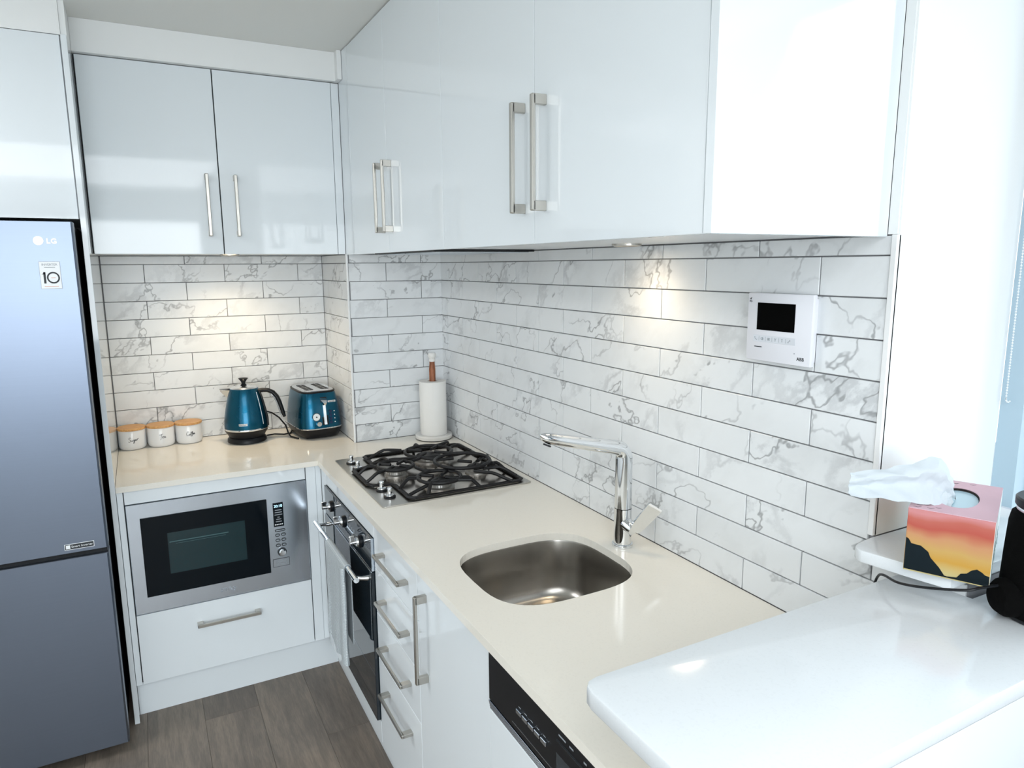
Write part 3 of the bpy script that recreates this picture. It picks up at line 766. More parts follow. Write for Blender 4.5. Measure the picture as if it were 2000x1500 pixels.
obj('foot', B().cyl((-1.36, -0.27, -H+0.0005), (-1.36, -0.27, -0.835), 0.018, 16), BLACKP, fr); obj('foot', B().cyl((-1.88, -0.27, -H+0.0005), (-1.88, -0.27, -0.835), 0.018, 16), BLACKP, fr)
PALE = pbr('pale_badge_silver', (0.80, 0.74, 0.74), 0.25, 0.3, rvar=0.03)
bd = obj('round_badge', B().cyl((-1.4060, -0.3602, 0.8125), (-1.4060, -0.3616, 0.8125), 0.0125, 32), PALE, fd, smooth=True)
text('logo', 'LG', 0.0200, PALE, fd, FACE_Y(-1.3735, -0.3606, 0.8110), depth=0.0006, space=1.15, offset=0.0003)
lb = obj('warranty_sticker', B().box(-1.4120, -1.3590, -0.3606, -0.3601, 0.6730, 0.7530), GREYINK, fd)
obj('sticker_face', B().box(-1.4110, -1.3600, -0.3609, -0.3606, 0.6740, 0.7520), WHITEINK, lb)
text('sticker_text', 'INVERTER', 0.0088, GREYINK, lb, FACE_Y(-1.3855, -0.3612, 0.7435), depth=0.0001)
obj('small_print', B().box(-1.3990, -1.3720, -0.3612, -0.36091, 0.7350, 0.7365), GREYINK, lb)
obj('sticker_digit', B().box(-1.4030, -1.3975, -0.3613, -0.3609, 0.6890, 0.7220).prism([(-1.4075, 0.7150), (-1.3990, 0.7220), (-1.3990, 0.7165)], -0.3613, -0.3609, 'y'), INK, lb)
def ringmesh(cx, cz, r0, r1, y0, y1, sx=1.0, n=36):
    b = B(); R = []
    for rr, yy in ((r0, y0), (r1, y0), (r1, y1), (r0, y1)):
        R.append([b.bm.verts.new((cx + sx*rr*math.cos(2*PI*i/n), yy, cz + rr*math.sin(2*PI*i/n))) for i in range(n)])
    for i in range(4): b.bridge(R[i], R[(i+1) % 4])
    return b
obj('sticker_digit', ringmesh(-1.3790, 0.7055, 0.0128, 0.0170, -0.3613, -0.3609, 0.95), INK, lb)
FADED = pbr('faded_red_ink', (0.72, 0.45, 0.38), 0.6)
obj('small_print', B().box(-1.3845, -1.3735, -0.3612, -0.36091, 0.7045, 0.7065), FADED, lb)
obj('small_print', B().box(-1.4030, -1.3680, -0.3612, -0.36091, 0.6795, 0.6810), FADED, lb)
s2 = obj('inverter_sticker', B().box(-1.4330, -1.3530, -0.3606, -0.3601, -0.1360, -0.1170), WHITEINK, fd)
obj('sticker_face', B().box(-1.4315, -1.3545, -0.3609, -0.3606, -0.1345, -0.1185), INK, s2)
obj('sticker_icon', B().box(-1.4290, -1.4175, -0.3612, -0.3609, -0.1325, -0.1205, 0.0001), WHITEINK, s2)
text('sticker_text', 'Smart Inverter', 0.0098, WHITEINK, s2, FACE_Y(-1.3855, -0.3612, -0.1265), depth=0.0001)

# ------------------------------------------------------------------ gas hob
hob = thing('gas_hob', 'four burner stainless gas hob with black cast iron supports on the worktop', 'hob', (-0.295, -0.5455, 0.0))
def rrect(x0, x1, y0, y1, r, n=5):
    pts = []
    for cx, cy, a0 in ((x1-r, y1-r, 0), (x0+r, y1-r, PI/2), (x0+r, y0+r, PI), (x1-r, y0+r, 1.5*PI)):
        for k in range(n+1): a = a0 + PI/2*k/n; pts.append((cx + r*math.cos(a), cy + r*math.sin(a)))
    return pts
obj('steel_top', B().prism(rrect(-0.556, -0.034, -0.844, -0.247, 0.008), 0.0, 0.0045, 'z', 0.0015, 1), HOBST, hob, smooth=True)
POLY = [(-0.070, -0.268), (-0.440, -0.268), (-0.450, -0.280), (-0.452, -0.392), (-0.462, -0.408), (-0.525, -0.430), (-0.537, -0.446), (-0.537, -0.620), (-0.525, -0.640), (-0.470, -0.655), (-0.460, -0.672), (-0.460, -0.812), (-0.448, -0.826), (-0.070, -0.826), (-0.058, -0.814), (-0.058, -0.280)]
WELL = pbr('hob_well_steel', (0.50, 0.46, 0.42), 0.16, 1.0, rvar=0.05)
obj('well', B().prism([(x_*0.985-0.004, y_) for x_, y_ in POLY], 0.0046, 0.0056, 'z'), WELL, hob)
rim = [(p[0], p[1], 0.0105) for p in POLY]
obj('cast_rim', B().tube(rim, 0.0085, 8, closed=True, ru=0.55, up=(0, 0, 1)), IRON, hob, smooth=True)
ZG = 0.040
def burner(x_, y_, r):
    bn = obj('burner', B().lathe((x_, y_, 0), [(r*1.15, 0.0057), (r*1.15, 0.010), (r*0.92, 0.013), (r*0.90, 0.021), (r*0.98, 0.022), (r*0.98, 0.0235)], 36), BURN, hob, smooth=True)
    teeth = B()
    n = int(r*700)
    for i in range(n):
        a = 2*PI*i/n; c, s_ = math.cos(a), math.sin(a)
        teeth.tube([(x_+c*r*0.93, y_+s_*r*0.93, 0.0135), (x_+c*r*0.99, y_+s_*r*0.99, 0.0215)], 0.0011, 4)
    obj('flame_teeth', teeth, BURN, bn)
    obj('burner_cap', B().lathe((x_, y_, 0), [(r*0.90, 0.0237), (r*0.93, 0.0265), (r*0.86, 0.0290), (r*0.5, 0.0300), (0.001, 0.0300)], 36), IRON, bn, smooth=True)
burner(-0.245, -0.425, 0.050); burner(-0.415, -0.545, 0.034); burner(-0.330, -0.745, 0.044); burner(-0.150, -0.650, 0.036)
def grate(arms, frame_pts, nm='pan_support'):
    b = B()
    b.tube(frame_pts, 0.0064, 8, up=(0, 0, 1))
    for a in arms: b.tube(a, 0.0060, 8, up=(0, 0, 1))
    return obj(nm, b, IRON, hob, smooth=True)
def arc(p, q, bulge, n=8, z0=0.012, z1=ZG):
    p, q = Vector(p), Vector(q); d = q - p; nrm = Vector((-d.y, d.x, 0)).normalized()
    out = []
    for i in range(n+1):
        t = i/n; z = z0 + (z1-z0)*min(1, t*2.2)
        c = p + d*t + nrm*(bulge*math.sin(PI*t)); out.append((c.x, c.y, z))
    return out
def radial(cx, cy, r0, r1, angs, z=ZG): return [[(cx+r1*math.cos(a), cy+r1*math.sin(a), z), (cx+r0*math.cos(a), cy+r0*math.sin(a), z+0.001)] for a in angs]
g1 = [arc((-0.452, -0.33, 0), (-0.33, -0.36, 0), 0.02), arc((-0.25, -0.268, 0), (-0.25, -0.34, 0), 0.0), arc((-0.10, -0.268, 0), (-0.19, -0.36, 0), 0.02),
      arc((-0.058, -0.40, 0), (-0.16, -0.425, 0), -0.02), arc((-0.452, -0.39, 0), (-0.30, -0.49, 0), -0.03)] + radial(-0.245, -0.425, 0.026, 0.088, [PI/4, 3*PI/4, -PI/4, -3*PI/4])
fr1 = [(-0.245+0.088*math.cos(a*PI/12), -0.425+0.088*math.sin(a*PI/12), ZG) for a in range(25)]
grate(g1, fr1)
g2 = [arc((-0.537, -0.50, 0), (-0.475, -0.53, 0), 0.01), arc((-0.537, -0.60, 0), (-0.46, -0.58, 0), -0.01), arc((-0.30, -0.49, 0), (-0.37, -0.52, 0), 0.01, z0=ZG), arc((-0.452, -0.39, 0), (-0.42, -0.49, 0), 0.015)] + radial(-0.415, -0.545, 0.018, 0.062, [PI/4, 3*PI/4, -PI/4, -3*PI/4])
fr2 = [(-0.415+0.062*math.cos(a*PI/12), -0.545+0.062*math.sin(a*PI/12), ZG) for a in range(25)]
grate(g2, fr2)
g3 = [arc((-0.46, -0.72, 0), (-0.39, -0.73, 0), 0.015), arc((-0.40, -0.826, 0), (-0.35, -0.79, 0), 0.01), arc((-0.22, -0.826, 0), (-0.29, -0.78, 0), -0.012), arc((-0.46, -0.80, 0), (-0.25, -0.826, 0), 0.025)] + radial(-0.330, -0.745, 0.022, 0.072, [PI/4, 3*PI/4, -PI/4, -3*PI/4])
fr3 = [(-0.330+0.072*math.cos(a*PI/12), -0.745+0.072*math.sin(a*PI/12), ZG) for a in range(25)]
grate(g3, fr3)
g4 = [arc((-0.058, -0.56, 0), (-0.11, -0.60, 0), 0.01), arc((-0.058, -0.70, 0), (-0.12, -0.69, 0), -0.01), arc((-0.058, -0.78, 0), (-0.16, -0.73, 0), -0.015), arc((-0.10, -0.826, 0), (-0.20, -0.74, 0), 0.01), arc((-0.058, -0.48, 0), (-0.20, -0.52, 0), 0.012),
      arc((-0.30, -0.49, 0), (-0.20, -0.56, 0), -0.02, z0=ZG), arc((-0.30, -0.68, 0), (-0.36, -0.60, 0), 0.02, z0=ZG)] + radial(-0.150, -0.650, 0.018, 0.07, [PI/4, 3*PI/4, -PI/4, -3*PI/4])
grate(g4, [(-0.200+0.098*math.cos(a*PI/14), -0.640+0.098*math.sin(a*PI/14), ZG+0.012) for a in range(29)], 'wok_ring')
for (x_, y_) in ((-0.512, -0.322), (-0.512, -0.408), (-0.510, -0.685), (-0.508, -0.762)):
    k0 = obj('knob', B().lathe((x_, y_, 0), [(0.0190, 0.0046), (0.0190, 0.0085), (0.0165, 0.0105)], 28), BLACKP, hob, smooth=True)
    bb = B().lathe((x_, y_, 0), [(0.0150, 0.0106), (0.0150, 0.0140), (0.0075, 0.0165), (0.0070, 0.0300), (0.0085, 0.0320), (0.0080, 0.0350), (0.002, 0.0355)], 24)
    bb.box(x_-0.0035, x_+0.0035, y_-0.013, y_+0.013, 0.0230, 0.0335, 0.0015)
    obj('knob_grip', bb, CHROME, k0, smooth=True)

# ------------------------------------------------------------------ mixer tap
FX0, FY0 = -0.088, -1.425
tap = thing('mixer_tap', 'tall chrome mixer tap with angled spout behind the sink', 'tap', (FX0, FY0, 0.0))
obj('base_ring', B().lathe((FX0, FY0, 0), [(0.0275, 0.0), (0.0280, 0.004), (0.0270, 0.0075), (0.0235, 0.009)], 36), CHROME, tap, smooth=True)
obj('lower_body', B().lathe((FX0, FY0, 0), [(0.0235, 0.0091), (0.0228, 0.095), (0.0232, 0.104)], 36), CHROME, tap, smooth=True)
def spout():
    b = B(); pts = []; rr = []
    for z in (0.1052, 0.13, 0.17, 0.21, 0.235): pts.append((FX0, FY0, z)); rr.append(0.0222)
    cx, R = 0.030, 0.030
    dirx, dirz = -0.972, 0.235
    for k in range(1, 8):
        a = (PI/2 - 0.22)*k/7
        pts.append((FX0 - R*(1-math.cos(a)), FY0, 0.240 + R*math.sin(a))); rr.append(0.0222 - 0.003*k/7)
    p = Vector(pts[-1])
    for k in range(1, 9):
        d_ = 0.026*k; pts.append((p.x + dirx*d_, FY0, p.z + dirz*d_)); rr.append(0.0190 - 0.0006*k)
    q = Vector(pts[-1])
    pts.append((q.x + dirx*0.018, FY0, q.z + dirz*0.018 + 0.002)); rr.append(0.0100)
    pts.append((q.x + dirx*0.027, FY0, q.z + dirz*0.027 + 0.006)); rr.append(0.0020)
    return b.tube(pts, rr, 22, up=(0, 1, 0)), q
sb, q = spout()
sp = obj('spout', sb, CHROME, tap, smooth=True)
obj('spray_face', B().tube([(q.x-0.006, FY0, q.z-0.0140), (q.x-0.0075, FY0, q.z-0.0175)], 0.010, 18), BLACKP, sp, smooth=True)
obj('lever_hub', B().tube([(FX0, FY0-0.010, 0.066), (FX0, FY0-0.040, 0.059), (FX0, FY0-0.046, 0.057)], [0.0180, 0.0165, 0.0145], 26), CHROME, tap, smooth=True)
def lever():
    b = B(); o = Vector((FX0+0.002, FY0-0.046, 0.057)); d = Vector((0.030, -0.052, 0.078)).normalized(); s_ = Vector((0.55, -0.25, -0.35)); s_ = (s_ - d*s_.dot(d)).normalized(); n = d.cross(s_)
    secs = []
    for t, w, th in ((0.0, 0.011, 0.006), (0.012, 0.016, 0.005), (0.05, 0.0185, 0.003), (0.088, 0.020, 0.0022), (0.093, 0.0185, 0.001)):
        c = o + d*t
        secs.append([c + s_*w + n*th, c - s_*w + n*th, c - s_*w - n*th, c + s_*w - n*th])
    return b.loft(secs)
obj('lever', lever(), CHROME, tap)

# ------------------------------------------------------------------ kettle
KX, KY = -0.803, 0.262
ket = thing('kettle', 'metallic blue cone shaped electric kettle left of the toaster', 'kettle', (KX, KY, 0))
kc = (KX, KY, 0)
obj('power_base', B().lathe(kc, [(0.074, 0.0), (0.079, 0.004), (0.078, 0.016), (0.073, 0.022)], 48), BLACKP, ket, smooth=True)
obj('lower_body', B().lathe(kc, [(0.070, 0.0222), (0.076, 0.034), (0.085, 0.047), (0.0880, 0.056)], 48), BLACKP, ket, smooth=True)
obj('chrome_band', B().lathe(kc, [(0.0880, 0.0562), (0.0888, 0.0575), (0.0888, 0.0620), (0.0880, 0.0635)], 48, cap=False), CHROME, ket, smooth=True)
shell = obj('shell', B().lathe(kc, [(0.0875, 0.0640), (0.0880, 0.075), (0.0868, 0.092), (0.0835, 0.115), (0.0780, 0.145), (0.0705, 0.180), (0.0630, 0.208), (0.0570, 0.226), (0.0555, 0.2290)], 56), BLUE, ket, smooth=True)
obj('lid', B().lathe(kc, [(0.0550, 0.2292), (0.0535, 0.2320), (0.044, 0.2370), (0.025, 0.2395), (0.001, 0.2400)], 40), SMEDGE, ket, smooth=True)
ur = Vector((0.955, -0.297, 0)).normalized()
obj('lid_knob', B().lathe(kc, [(0.013, 0.2400), (0.008, 0.2470), (0.0085, 0.2540), (0.0150, 0.2640), (0.0195, 0.2690), (0.0195, 0.2705), (0.012, 0.2660), (0.001, 0.2640)], 28), BLACKP, ket, smooth=True)
b = B()
ul = Vector((-0.975, 0.22, 0)).normalized(); up_ = Vector((0, 0, 1)); un = ul.cross(up_)
base = Vector(kc) + up_*0.0
secs = []
for t, hw, zt_, zb_ in ((0.052, 0.020, 0.224, 0.168), (0.068, 0.016, 0.224, 0.192), (0.084, 0.010, 0.2245, 0.208), (0.094, 0.004, 0.2255, 0.2195)):
    c = base + ul*t
    secs.append([c + un*hw + up_*zt_, c - un*hw + up_*zt_, c - un*hw*0.3 + up_*zb_, c + un*hw*0.3 + up_*zb_])
b.loft(secs); obj('spout', b, SMEDGE, ket)
obj('spout_rim', B().tube([base + ul*0.050 + up_*0.2262, base + ul*0.096 + up_*0.2278], [0.0075, 0.002], 8, ru=0.4), BLACKP, ket, smooth=True)
hp = [(0.054, 0.214), (0.075, 0.217), (0.097, 0.216), (0.117, 0.206), (0.131, 0.188), (0.140, 0.165), (0.147, 0.140), (0.153, 0.115), (0.158, 0.098)]
P3 = [base + ur*a + up_*c for a, c in hp]
hd = obj('handle', B().tube(P3, [0.013, 0.0125, 0.012, 0.012, 0.012, 0.012, 0.0115, 0.011, 0.008], 14, ru=0.75, up=(0, 0, 1)), BLACKP, ket, smooth=True)
Pi = [base + ur*(a-0.0115) + up_*(c-0.0035) for a, c in hp[2:]]
obj('handle_trim', B().tube(Pi, 0.0022, 8), SMEDGE, hd, smooth=True)
for ang, nm in ((-0.52, 'side_strip'),):
    pp = []
    for z_, r_ in ((0.080, 0.0885), (0.10, 0.0868), (0.13, 0.0815), (0.16, 0.0757), (0.19, 0.0690), (0.214, 0.0625)):
        a = math.atan2(ur.y, ur.x) + ang; pp.append((KX + r_*math.cos(a), KY + r_*math.sin(a), z_))
    obj(nm, B().tube(pp, 0.0018, 8), SMEDGE, ket, smooth=True)
    pq = []
    for z_, r_ in ((0.066, 0.086), (0.10, 0.0855), (0.13, 0.0805), (0.16, 0.0745), (0.19, 0.0680), (0.216, 0.0600)):
        a = math.atan2(ur.y, ur.x) - 0.05; pq.append((KX + r_*math.cos(a), KY + r_*math.sin(a), z_))
    obj('water_gauge', B().tube(pq, [0.014, 0.014, 0.013, 0.012, 0.012, 0.010], 10, ru=0.5), BLACKP, ket, smooth=True)
# badge wrapped on the shell towards the room
kth = math.atan2(-1, 0.0) - 0.26
def wrapped(cx, cy, r, th0, zc, tilt=0.0):
    def f(co):
        a = th0 + co.x/r; rr = r + co.z
        return (cx + rr*math.cos(a), cy + rr*math.sin(a), zc + co.y)
    return f
I4 = Matrix.Identity(4)
b = B(); b.box(-0.017, 0.017, -0.0050, 0.0050, -0.0004, 0.0012, 0.0)
bmesh.ops.subdivide_edges(b.bm, edges=list(b.bm.edges), cuts=4, use_grid_fill=True)
wf = wrapped(KX, KY, 0.0878, kth, 0.0870)
for v in b.bm.verts: v.co = Vector(wf(v.co))
kb = obj('badge', b, SMEDGE, ket, label='small silver maker badge')
wf2 = wrapped(KX, KY, 0.0892, kth, 0.0870)
text('badge_text', "DeLonghi", 0.0075, INK, kb, I4, warp=wf2, depth=0.0001)
cab = B().tube([(KX+0.085, KY+0.03, 0.006), (KX+0.12, KY+0.045, 0.0045), (KX+0.155, KY+0.02, 0.0045), (KX+0.185, KY+0.03, 0.0045), (KX+0.20, KY+0.08, 0.0045)], 0.0034, 8)
obj('power_cord', cab, BLACKP, ket, smooth=True)
cab2 = [(KX+0.060, KY+0.10, 0.10), (KX+0.085, KY+0.08, 0.108), (KX+0.115, KY+0.05, 0.100), (KX+0.14, KY+0.03, 0.080), (KX+0.160, KY-0.005, 0.050), (KX+0.165, KY-0.03, 0.020), (KX+0.172, KY-0.045, 0.006), (KX+0.195, KY-0.09, 0.0045)]

# ------------------------------------------------------------------ toaster
TX, TY, TR = -0.520, 0.262, math.radians(5)
toa = thing('toaster', 'metallic blue two-slice toaster beside the column', 'toaster', (TX, TY, 0))
MT = Matrix.Translation((TX, TY, 0)) @ Matrix.Rotation(TR, 4, 'Z')
def se(hx, hy, n, z, cy=0.0, N=44): return superellipse(0, cy, hx, hy, n, N, z)
obj('base', B().loft([se(0.075, 0.120, 5, 0.004), se(0.084, 0.128, 4.5, 0.010), se(0.0945, 0.140, 4, 0.030), se(0.0975, 0.143, 4, 0.045)]).xf(MT), BLACKP, toa, smooth=True)
for sx_ in (-1, 1):
    for sy_ in (-1, 1):
        obj('foot', B().cyl((sx_*0.055, sy_*0.09, 0.0), (sx_*0.055, sy_*0.09, 0.0041), 0.009, 12).xf(MT), BLACKP, toa)
obj('chrome_band', B().loft([se(0.0976, 0.1432, 4, 0.0451), se(0.0990, 0.1447, 4, 0.0475), se(0.0976, 0.1432, 4, 0.0500)]).xf(MT), CHROME, toa, smooth=True)
obj('shell', B().loft([se(0.0970, 0.1425, 4, 0.0502), se(0.0968, 0.141, 4, 0.065), se(0.0935, 0.136, 4, 0.105), se(0.0870, 0.128, 4.2, 0.150), se(0.0790, 0.118, 4.5, 0.192), se(0.0755, 0.114, 4.5, 0.200)]).xf(MT), BLUE, toa, smooth=True)
obj('top_frame', B().loft([se(0.0768, 0.1155, 4.5, 0.1975), se(0.0775, 0.1165, 4.5, 0.2040), se(0.0745, 0.1135, 4.5, 0.2052)]).xf(MT), BLACKP, toa, smooth=True)
tpn = obj('top_plate', B().loft([se(0.0700, 0.1085, 5, 0.2053), se(0.0690, 0.1075, 5, 0.2080)]).xf(MT), SMEDGE, toa, smooth=True)
for sx_ in (-0.033, 0.033):
    obj('bread_slot', B().prism(rrect(sx_-0.0165, sx_+0.0165, -0.078, 0.078, 0.006), 0.2081, 0.2086, 'z').xf(MT), GAP, tpn)
    obj('slot_wire', B().box(sx_-0.0012, sx_+0.0012, -0.074, 0.074, 0.2087, 0.2092).box(sx_-0.0155, sx_+0.0155, -0.0015, 0.0015, 0.2087, 0.2092).xf(MT), NICKEL, tpn)
# front face leans back: y = -hy(z)
def fy(z): return -(0.1425 - 0.0265*((z-0.05)/0.15)**1.25) - 0.0006
def fb(x0, x1, z0, z1, t=0.003, bev=0.0008):
    """box hugging the leaning front"""
    b = B(); ya, yb = fy(z0), fy(z1)
    v = [b.bm.verts.new(p) for p in ((x0, ya-t, z0), (x1, ya-t, z0), (x1, ya+0.004, z0), (x0, ya+0.004, z0), (x0, yb-t, z1), (x1, yb-t, z1), (x1, yb+0.004, z1), (x0, yb+0.004, z1))]
    for q_ in ((0,3,2,1),(4,5,6,7),(0,1,5,4),(1,2,6,5),(2,3,7,6),(3,0,4,7)): b.bm.faces.new([v[i] for i in q_])
    b._bev(list(b.bm.edges), bev, 1); return b
obj('lever_recess', fb(-0.0050, 0.0225, 0.062, 0.180, 0.0012, 0.0005).xf(MT), BLACKP, toa)
obj('lever_slot', fb(0.0020, 0.0150, 0.064, 0.150, 0.0040, 0.001).xf(MT), CHROME, toa)
b = B()
b.loft([[Vector((x_, fy(0.165)-y_, z_)) for x_, y_, z_ in s_] for s_ in (
    ((-0.008, 0.0, 0.178), (0.018, 0.0, 0.176), (0.018, 0.0, 0.160), (0.0, 0.0, 0.160)),
    ((-0.010, 0.020, 0.172), (0.016, 0.024, 0.170), (0.014, 0.020, 0.155), (0.004, 0.018, 0.155)),
    ((0.000, 0.026, 0.160), (0.014, 0.027, 0.160), (0.012, 0.020, 0.148), (0.006, 0.020, 0.148)))])
obj('lever', b.xf(MT), CHROME, toa)
def disc(cx, cz, r, t0, t1, n=26):
    y0 = fy(cz); return B().tube([(cx, y0-t0, cz), (cx, y0-t1, cz)], r, n).xf(MT)
dl = obj('dial_rim', disc(-0.0300, 0.1000, 0.0175, -0.003, 0.004), CHROME, toa, smooth=True)
obj('dial_face', disc(-0.0300, 0.1000, 0.0150, 0.0041, 0.0048), WHITEINK, dl, smooth=True)
obj('dial_pointer', disc(-0.0300, 0.1000, 0.0030, 0.0049, 0.0080, 12), INK, dl)
obj('timer_knob', disc(-0.0215, 0.0700, 0.0100, -0.002, 0.0100), CHROME, toa, smooth=True)
for i in range(4):
    obj('button', disc(0.0325, 0.1180 - 0.0155*i, 0.0068, -0.002, 0.0030, 18), pbr('dark_blue_button', (0.003, 0.02, 0.07), 0.35, rvar=0.03) if i == 0 else MATS['dark_blue_button'], toa, smooth=True)
    obj('button_mark', disc(0.0500, 0.1180 - 0.0155*i, 0.0022, -0.002, 0.0008, 10), WHITEINK, toa)
bg = obj('badge', fb(0.0260, 0.0600, 0.1560, 0.1640, 0.0012, 0.0003).xf(MT), SMEDGE, toa)
text('badge_text', "DeLonghi", 0.0070, INK, bg, MT @ frame((0.0430, fy(0.160)-0.0014, 0.1600), (1, 0, 0), (0, 0.16, 1)), depth=0.0001)
obj('side_seam', B().tube([(-0.0985, -0.10, 0.045), (-0.0985, 0.10, 0.045)], 0.0012, 6).xf(MT), BLACKP, toa)
obj('power_cord', B().tube(cab2, 0.0034, 8), BLACKP, toa, smooth=True)

# ------------------------------------------------------------------ canisters
def cr(pts, n=6):
    """smooth polyline through points (Catmull-Rom)"""
    P = [Vector((*p, 0)) for p in pts]; P = [P[0]*2-P[1]] + P + [P[-1]*2-P[-2]]; out = []
    for i in range(1, len(P)-2):
        for k in range(n):
            t = k/n; a, b_, c, d = P[i-1], P[i], P[i+1], P[i+2]
            out.append(0.5*((2*b_) + (c-a)*t + (2*a-5*b_+4*c-d)*t*t + (3*b_-a-3*c+d)*t**3))
    out.append(P[-2]); return out
SCRIPT = {
 'Sugar': [[(1.1,2.3),(0.6,2.6),(0.0,2.2),(0.1,1.6),(0.7,1.2),(0.9,0.5),(0.3,0.0),(-0.4,0.3)], [(1.3,1.0),(1.25,0.4),(1.6,0.1),(1.95,0.5),(2.0,1.0),(2.05,0.3),(2.4,0.2)], [(3.1,0.9),(2.7,1.0),(2.55,0.5),(2.9,0.2),(3.15,0.9),(3.0,-0.6),(2.6,-1.2),(2.4,-0.8),(3.3,0.2)], [(3.9,0.95),(3.55,0.9),(3.45,0.35),(3.8,0.2),(4.0,0.9),(4.1,0.25),(4.4,0.4)], [(4.5,1.0),(4.7,0.9),(4.65,0.2)], [(4.68,0.7),(5.0,1.05),(5.5,1.1)]],
 'Tea': [[(0.0,2.3),(0.8,2.2),(1.9,2.6)], [(1.1,2.3),(0.9,1.2),(0.7,0.0),(0.4,-0.5)], [(1.6,0.6),(2.0,0.9),(1.9,1.2),(1.5,0.8),(1.6,0.2),(2.1,0.3)], [(2.9,1.0),(2.5,1.0),(2.35,0.4),(2.7,0.25),(2.95,0.95),(3.0,0.3),(3.4,0.45)]],
 'Coffee': [[(1.3,2.2),(0.9,2.7),(0.3,2.2),(0.0,1.0),(0.4,0.1),(1.1,0.3)], [(1.7,1.0),(1.4,0.7),(1.5,0.2),(1.9,0.2),(2.0,0.8),(1.7,1.0)], [(2.3,0.5),(2.9,1.6),(2.8,2.3),(2.5,1.2),(2.5,-0.8),(2.6,0.3)], [(3.0,0.5),(3.6,1.6),(3.5,2.3),(3.2,1.2),(3.1,-0.8),(3.3,0.3)], [(3.7,0.5),(4.1,0.8),(3.95,1.1),(3.6,0.8),(3.75,0.2),(4.2,0.3)], [(4.4,0.5),(4.8,0.8),(4.65,1.1),(4.3,0.8),(4.45,0.2),(5.2,0.6)]],
}
for i, (cx, cy, word, side) in enumerate(((-1.2350, 0.366, 'Sugar', 'leftmost, against the tall panel'), (-1.1285, 0.364, 'Tea', 'middle of three'), (-1.0225, 0.366, 'Coffee', 'rightmost, nearest the kettle'))):
    can = thing('canister', 'white ceramic canister lettered %s with wooden lid, %s' % (word, side), 'canister', (cx, cy, 0), 'white canisters with wooden lids')
    R = 0.0515
    body = obj('jar', B().lathe((cx, cy, 0), [(0.040, 0.0), (0.046, 0.002), (0.0505, 0.008), (R, 0.018), (R, 0.0780), (0.0505, 0.0800)], 44), CERAM, can, smooth=True)
    obj('lid', B().lathe((cx, cy, 0), [(0.0515, 0.0803), (0.0535, 0.0815), (0.0535, 0.0885), (0.0520, 0.0900), (0.001, 0.0903)], 44), BAMBOO, can, smooth=True)
    th = -PI/2 + 0.10
    wf = wrapped(cx, cy, R + 0.0003, th, 0.036)
    b = B(); sc_ = 0.0074 if word == 'Tea' else 0.0064
    wd = {'Sugar': 5.2, 'Tea': 3.4, 'Coffee': 5.2}[word]
    for st in SCRIPT[word]:
        pl_ = [Vector(wf(Vector(((p.x - wd/2)*sc_, p.y*sc_*1.05 + p.x*0.0008, 0)))) for p in cr(st)]
        b.tube(pl_, 0.0008, 5)
    obj('lettering', b, INK, body)

# ------------------------------------------------------------------ paper towel holder
PX, PY = -0.0885, -0.0890
ph = thing('paper_towel_stand', 'paper towel stand with round white base and reddish wood pole in the corner', 'holder', (PX, PY, 0))
obj('rubber_ring', B().lathe((PX, PY, 0), [(0.076, 0.0), (0.0775, 0.002), (0.077, 0.0035)], 48), BLACKP, ph, smooth=True)
obj('base', B().lathe((PX, PY, 0), [(0.0775, 0.0036), (0.0790, 0.007), (0.0790, 0.0175), (0.0770, 0.0200), (0.001, 0.0202)], 56), MARBLEW, ph, smooth=True)
obj('pole', B().lathe((PX, PY, 0), [(0.0135, 0.0203), (0.0135, 0.300), (0.0110, 0.3250), (0.0115, 0.3325)], 24), ACACIA, ph, smooth=True)
obj('finial', B().lathe((PX, PY, 0), [(0.0125, 0.3326), (0.0130, 0.3440), (0.0110, 0.3460), (0.0165, 0.3530), (0.0175, 0.3610), (0.0140, 0.3680), (0.001, 0.3700)], 26), MARBLEW, ph, smooth=True)
b = B(); n = 56
prof = [(0.0195, 0.0206), (0.0560, 0.0206), (0.0570, 0.0225), (0.0570, 0.2480), (0.0560, 0.2495), (0.0200, 0.2495), (0.0195, 0.2480)]
R_ = [[b.bm.verts.new((PX + r_*math.cos(2*PI*i/n), PY + r_*math.sin(2*PI*i/n), z_)) for i in range(n)] for r_, z_ in prof]
for i in range(len(R_)): b.bridge(R_[i], R_[(i+1) % len(R_)])
roll = obj('paper_roll', b, PAPER, None, smooth=True); tag(roll, 'roll of white paper towel on the wooden pole', 'paper roll')
a = -PI/2 - 0.35
obj('sheet_edge', B().box(-0.0003, 0.0003, 0, 0.0012, 0.0230, 0.2470).xf(Matrix.Translation((PX, PY, 0)) @ Matrix.Rotation(a+PI/2, 4, 'Z') @ Matrix.Translation((0, -0.0578, 0))), PAPER, roll)

# ------------------------------------------------------------------ video door station on the wall
vm = thing('video_intercom', 'white square video intercom with black screen mounted on the tiled wall', 'intercom', (-0.012, -1.841, 0.532))
obj('mount', B().box(-0.0150, -0.0036, -1.915, -1.768, 0.540, 0.664), WHITEP, vm)
pan = obj('panel', B().box(-0.0270, -0.0151, -1.9225, -1.7600, 0.5325, 0.6725, 0.0022, 2), WHITEP, vm, smooth=True)
obj('screen', B().box(-0.0278, -0.0268, -1.8820, -1.7870, 0.5970, 0.6530), SCREEN, vm)
kp = obj('key_strip', B().box(-0.0276, -0.0269, -1.8860, -1.7790, 0.5720, 0.5860, 0.0003), pbr('key_strip_grey', (0.70, 0.73, 0.78), 0.3, rvar=0.03), vm)
icons = []
def line_icon(segs, yc, nm):
    b = B()
    for s_ in segs: b.tube([(-0.0278, yc - p[0]*0.001, 0.579 + p[1]*0.001) for p in s_], 0.0005, 5)
    obj(nm, b, GREYINK, kp)
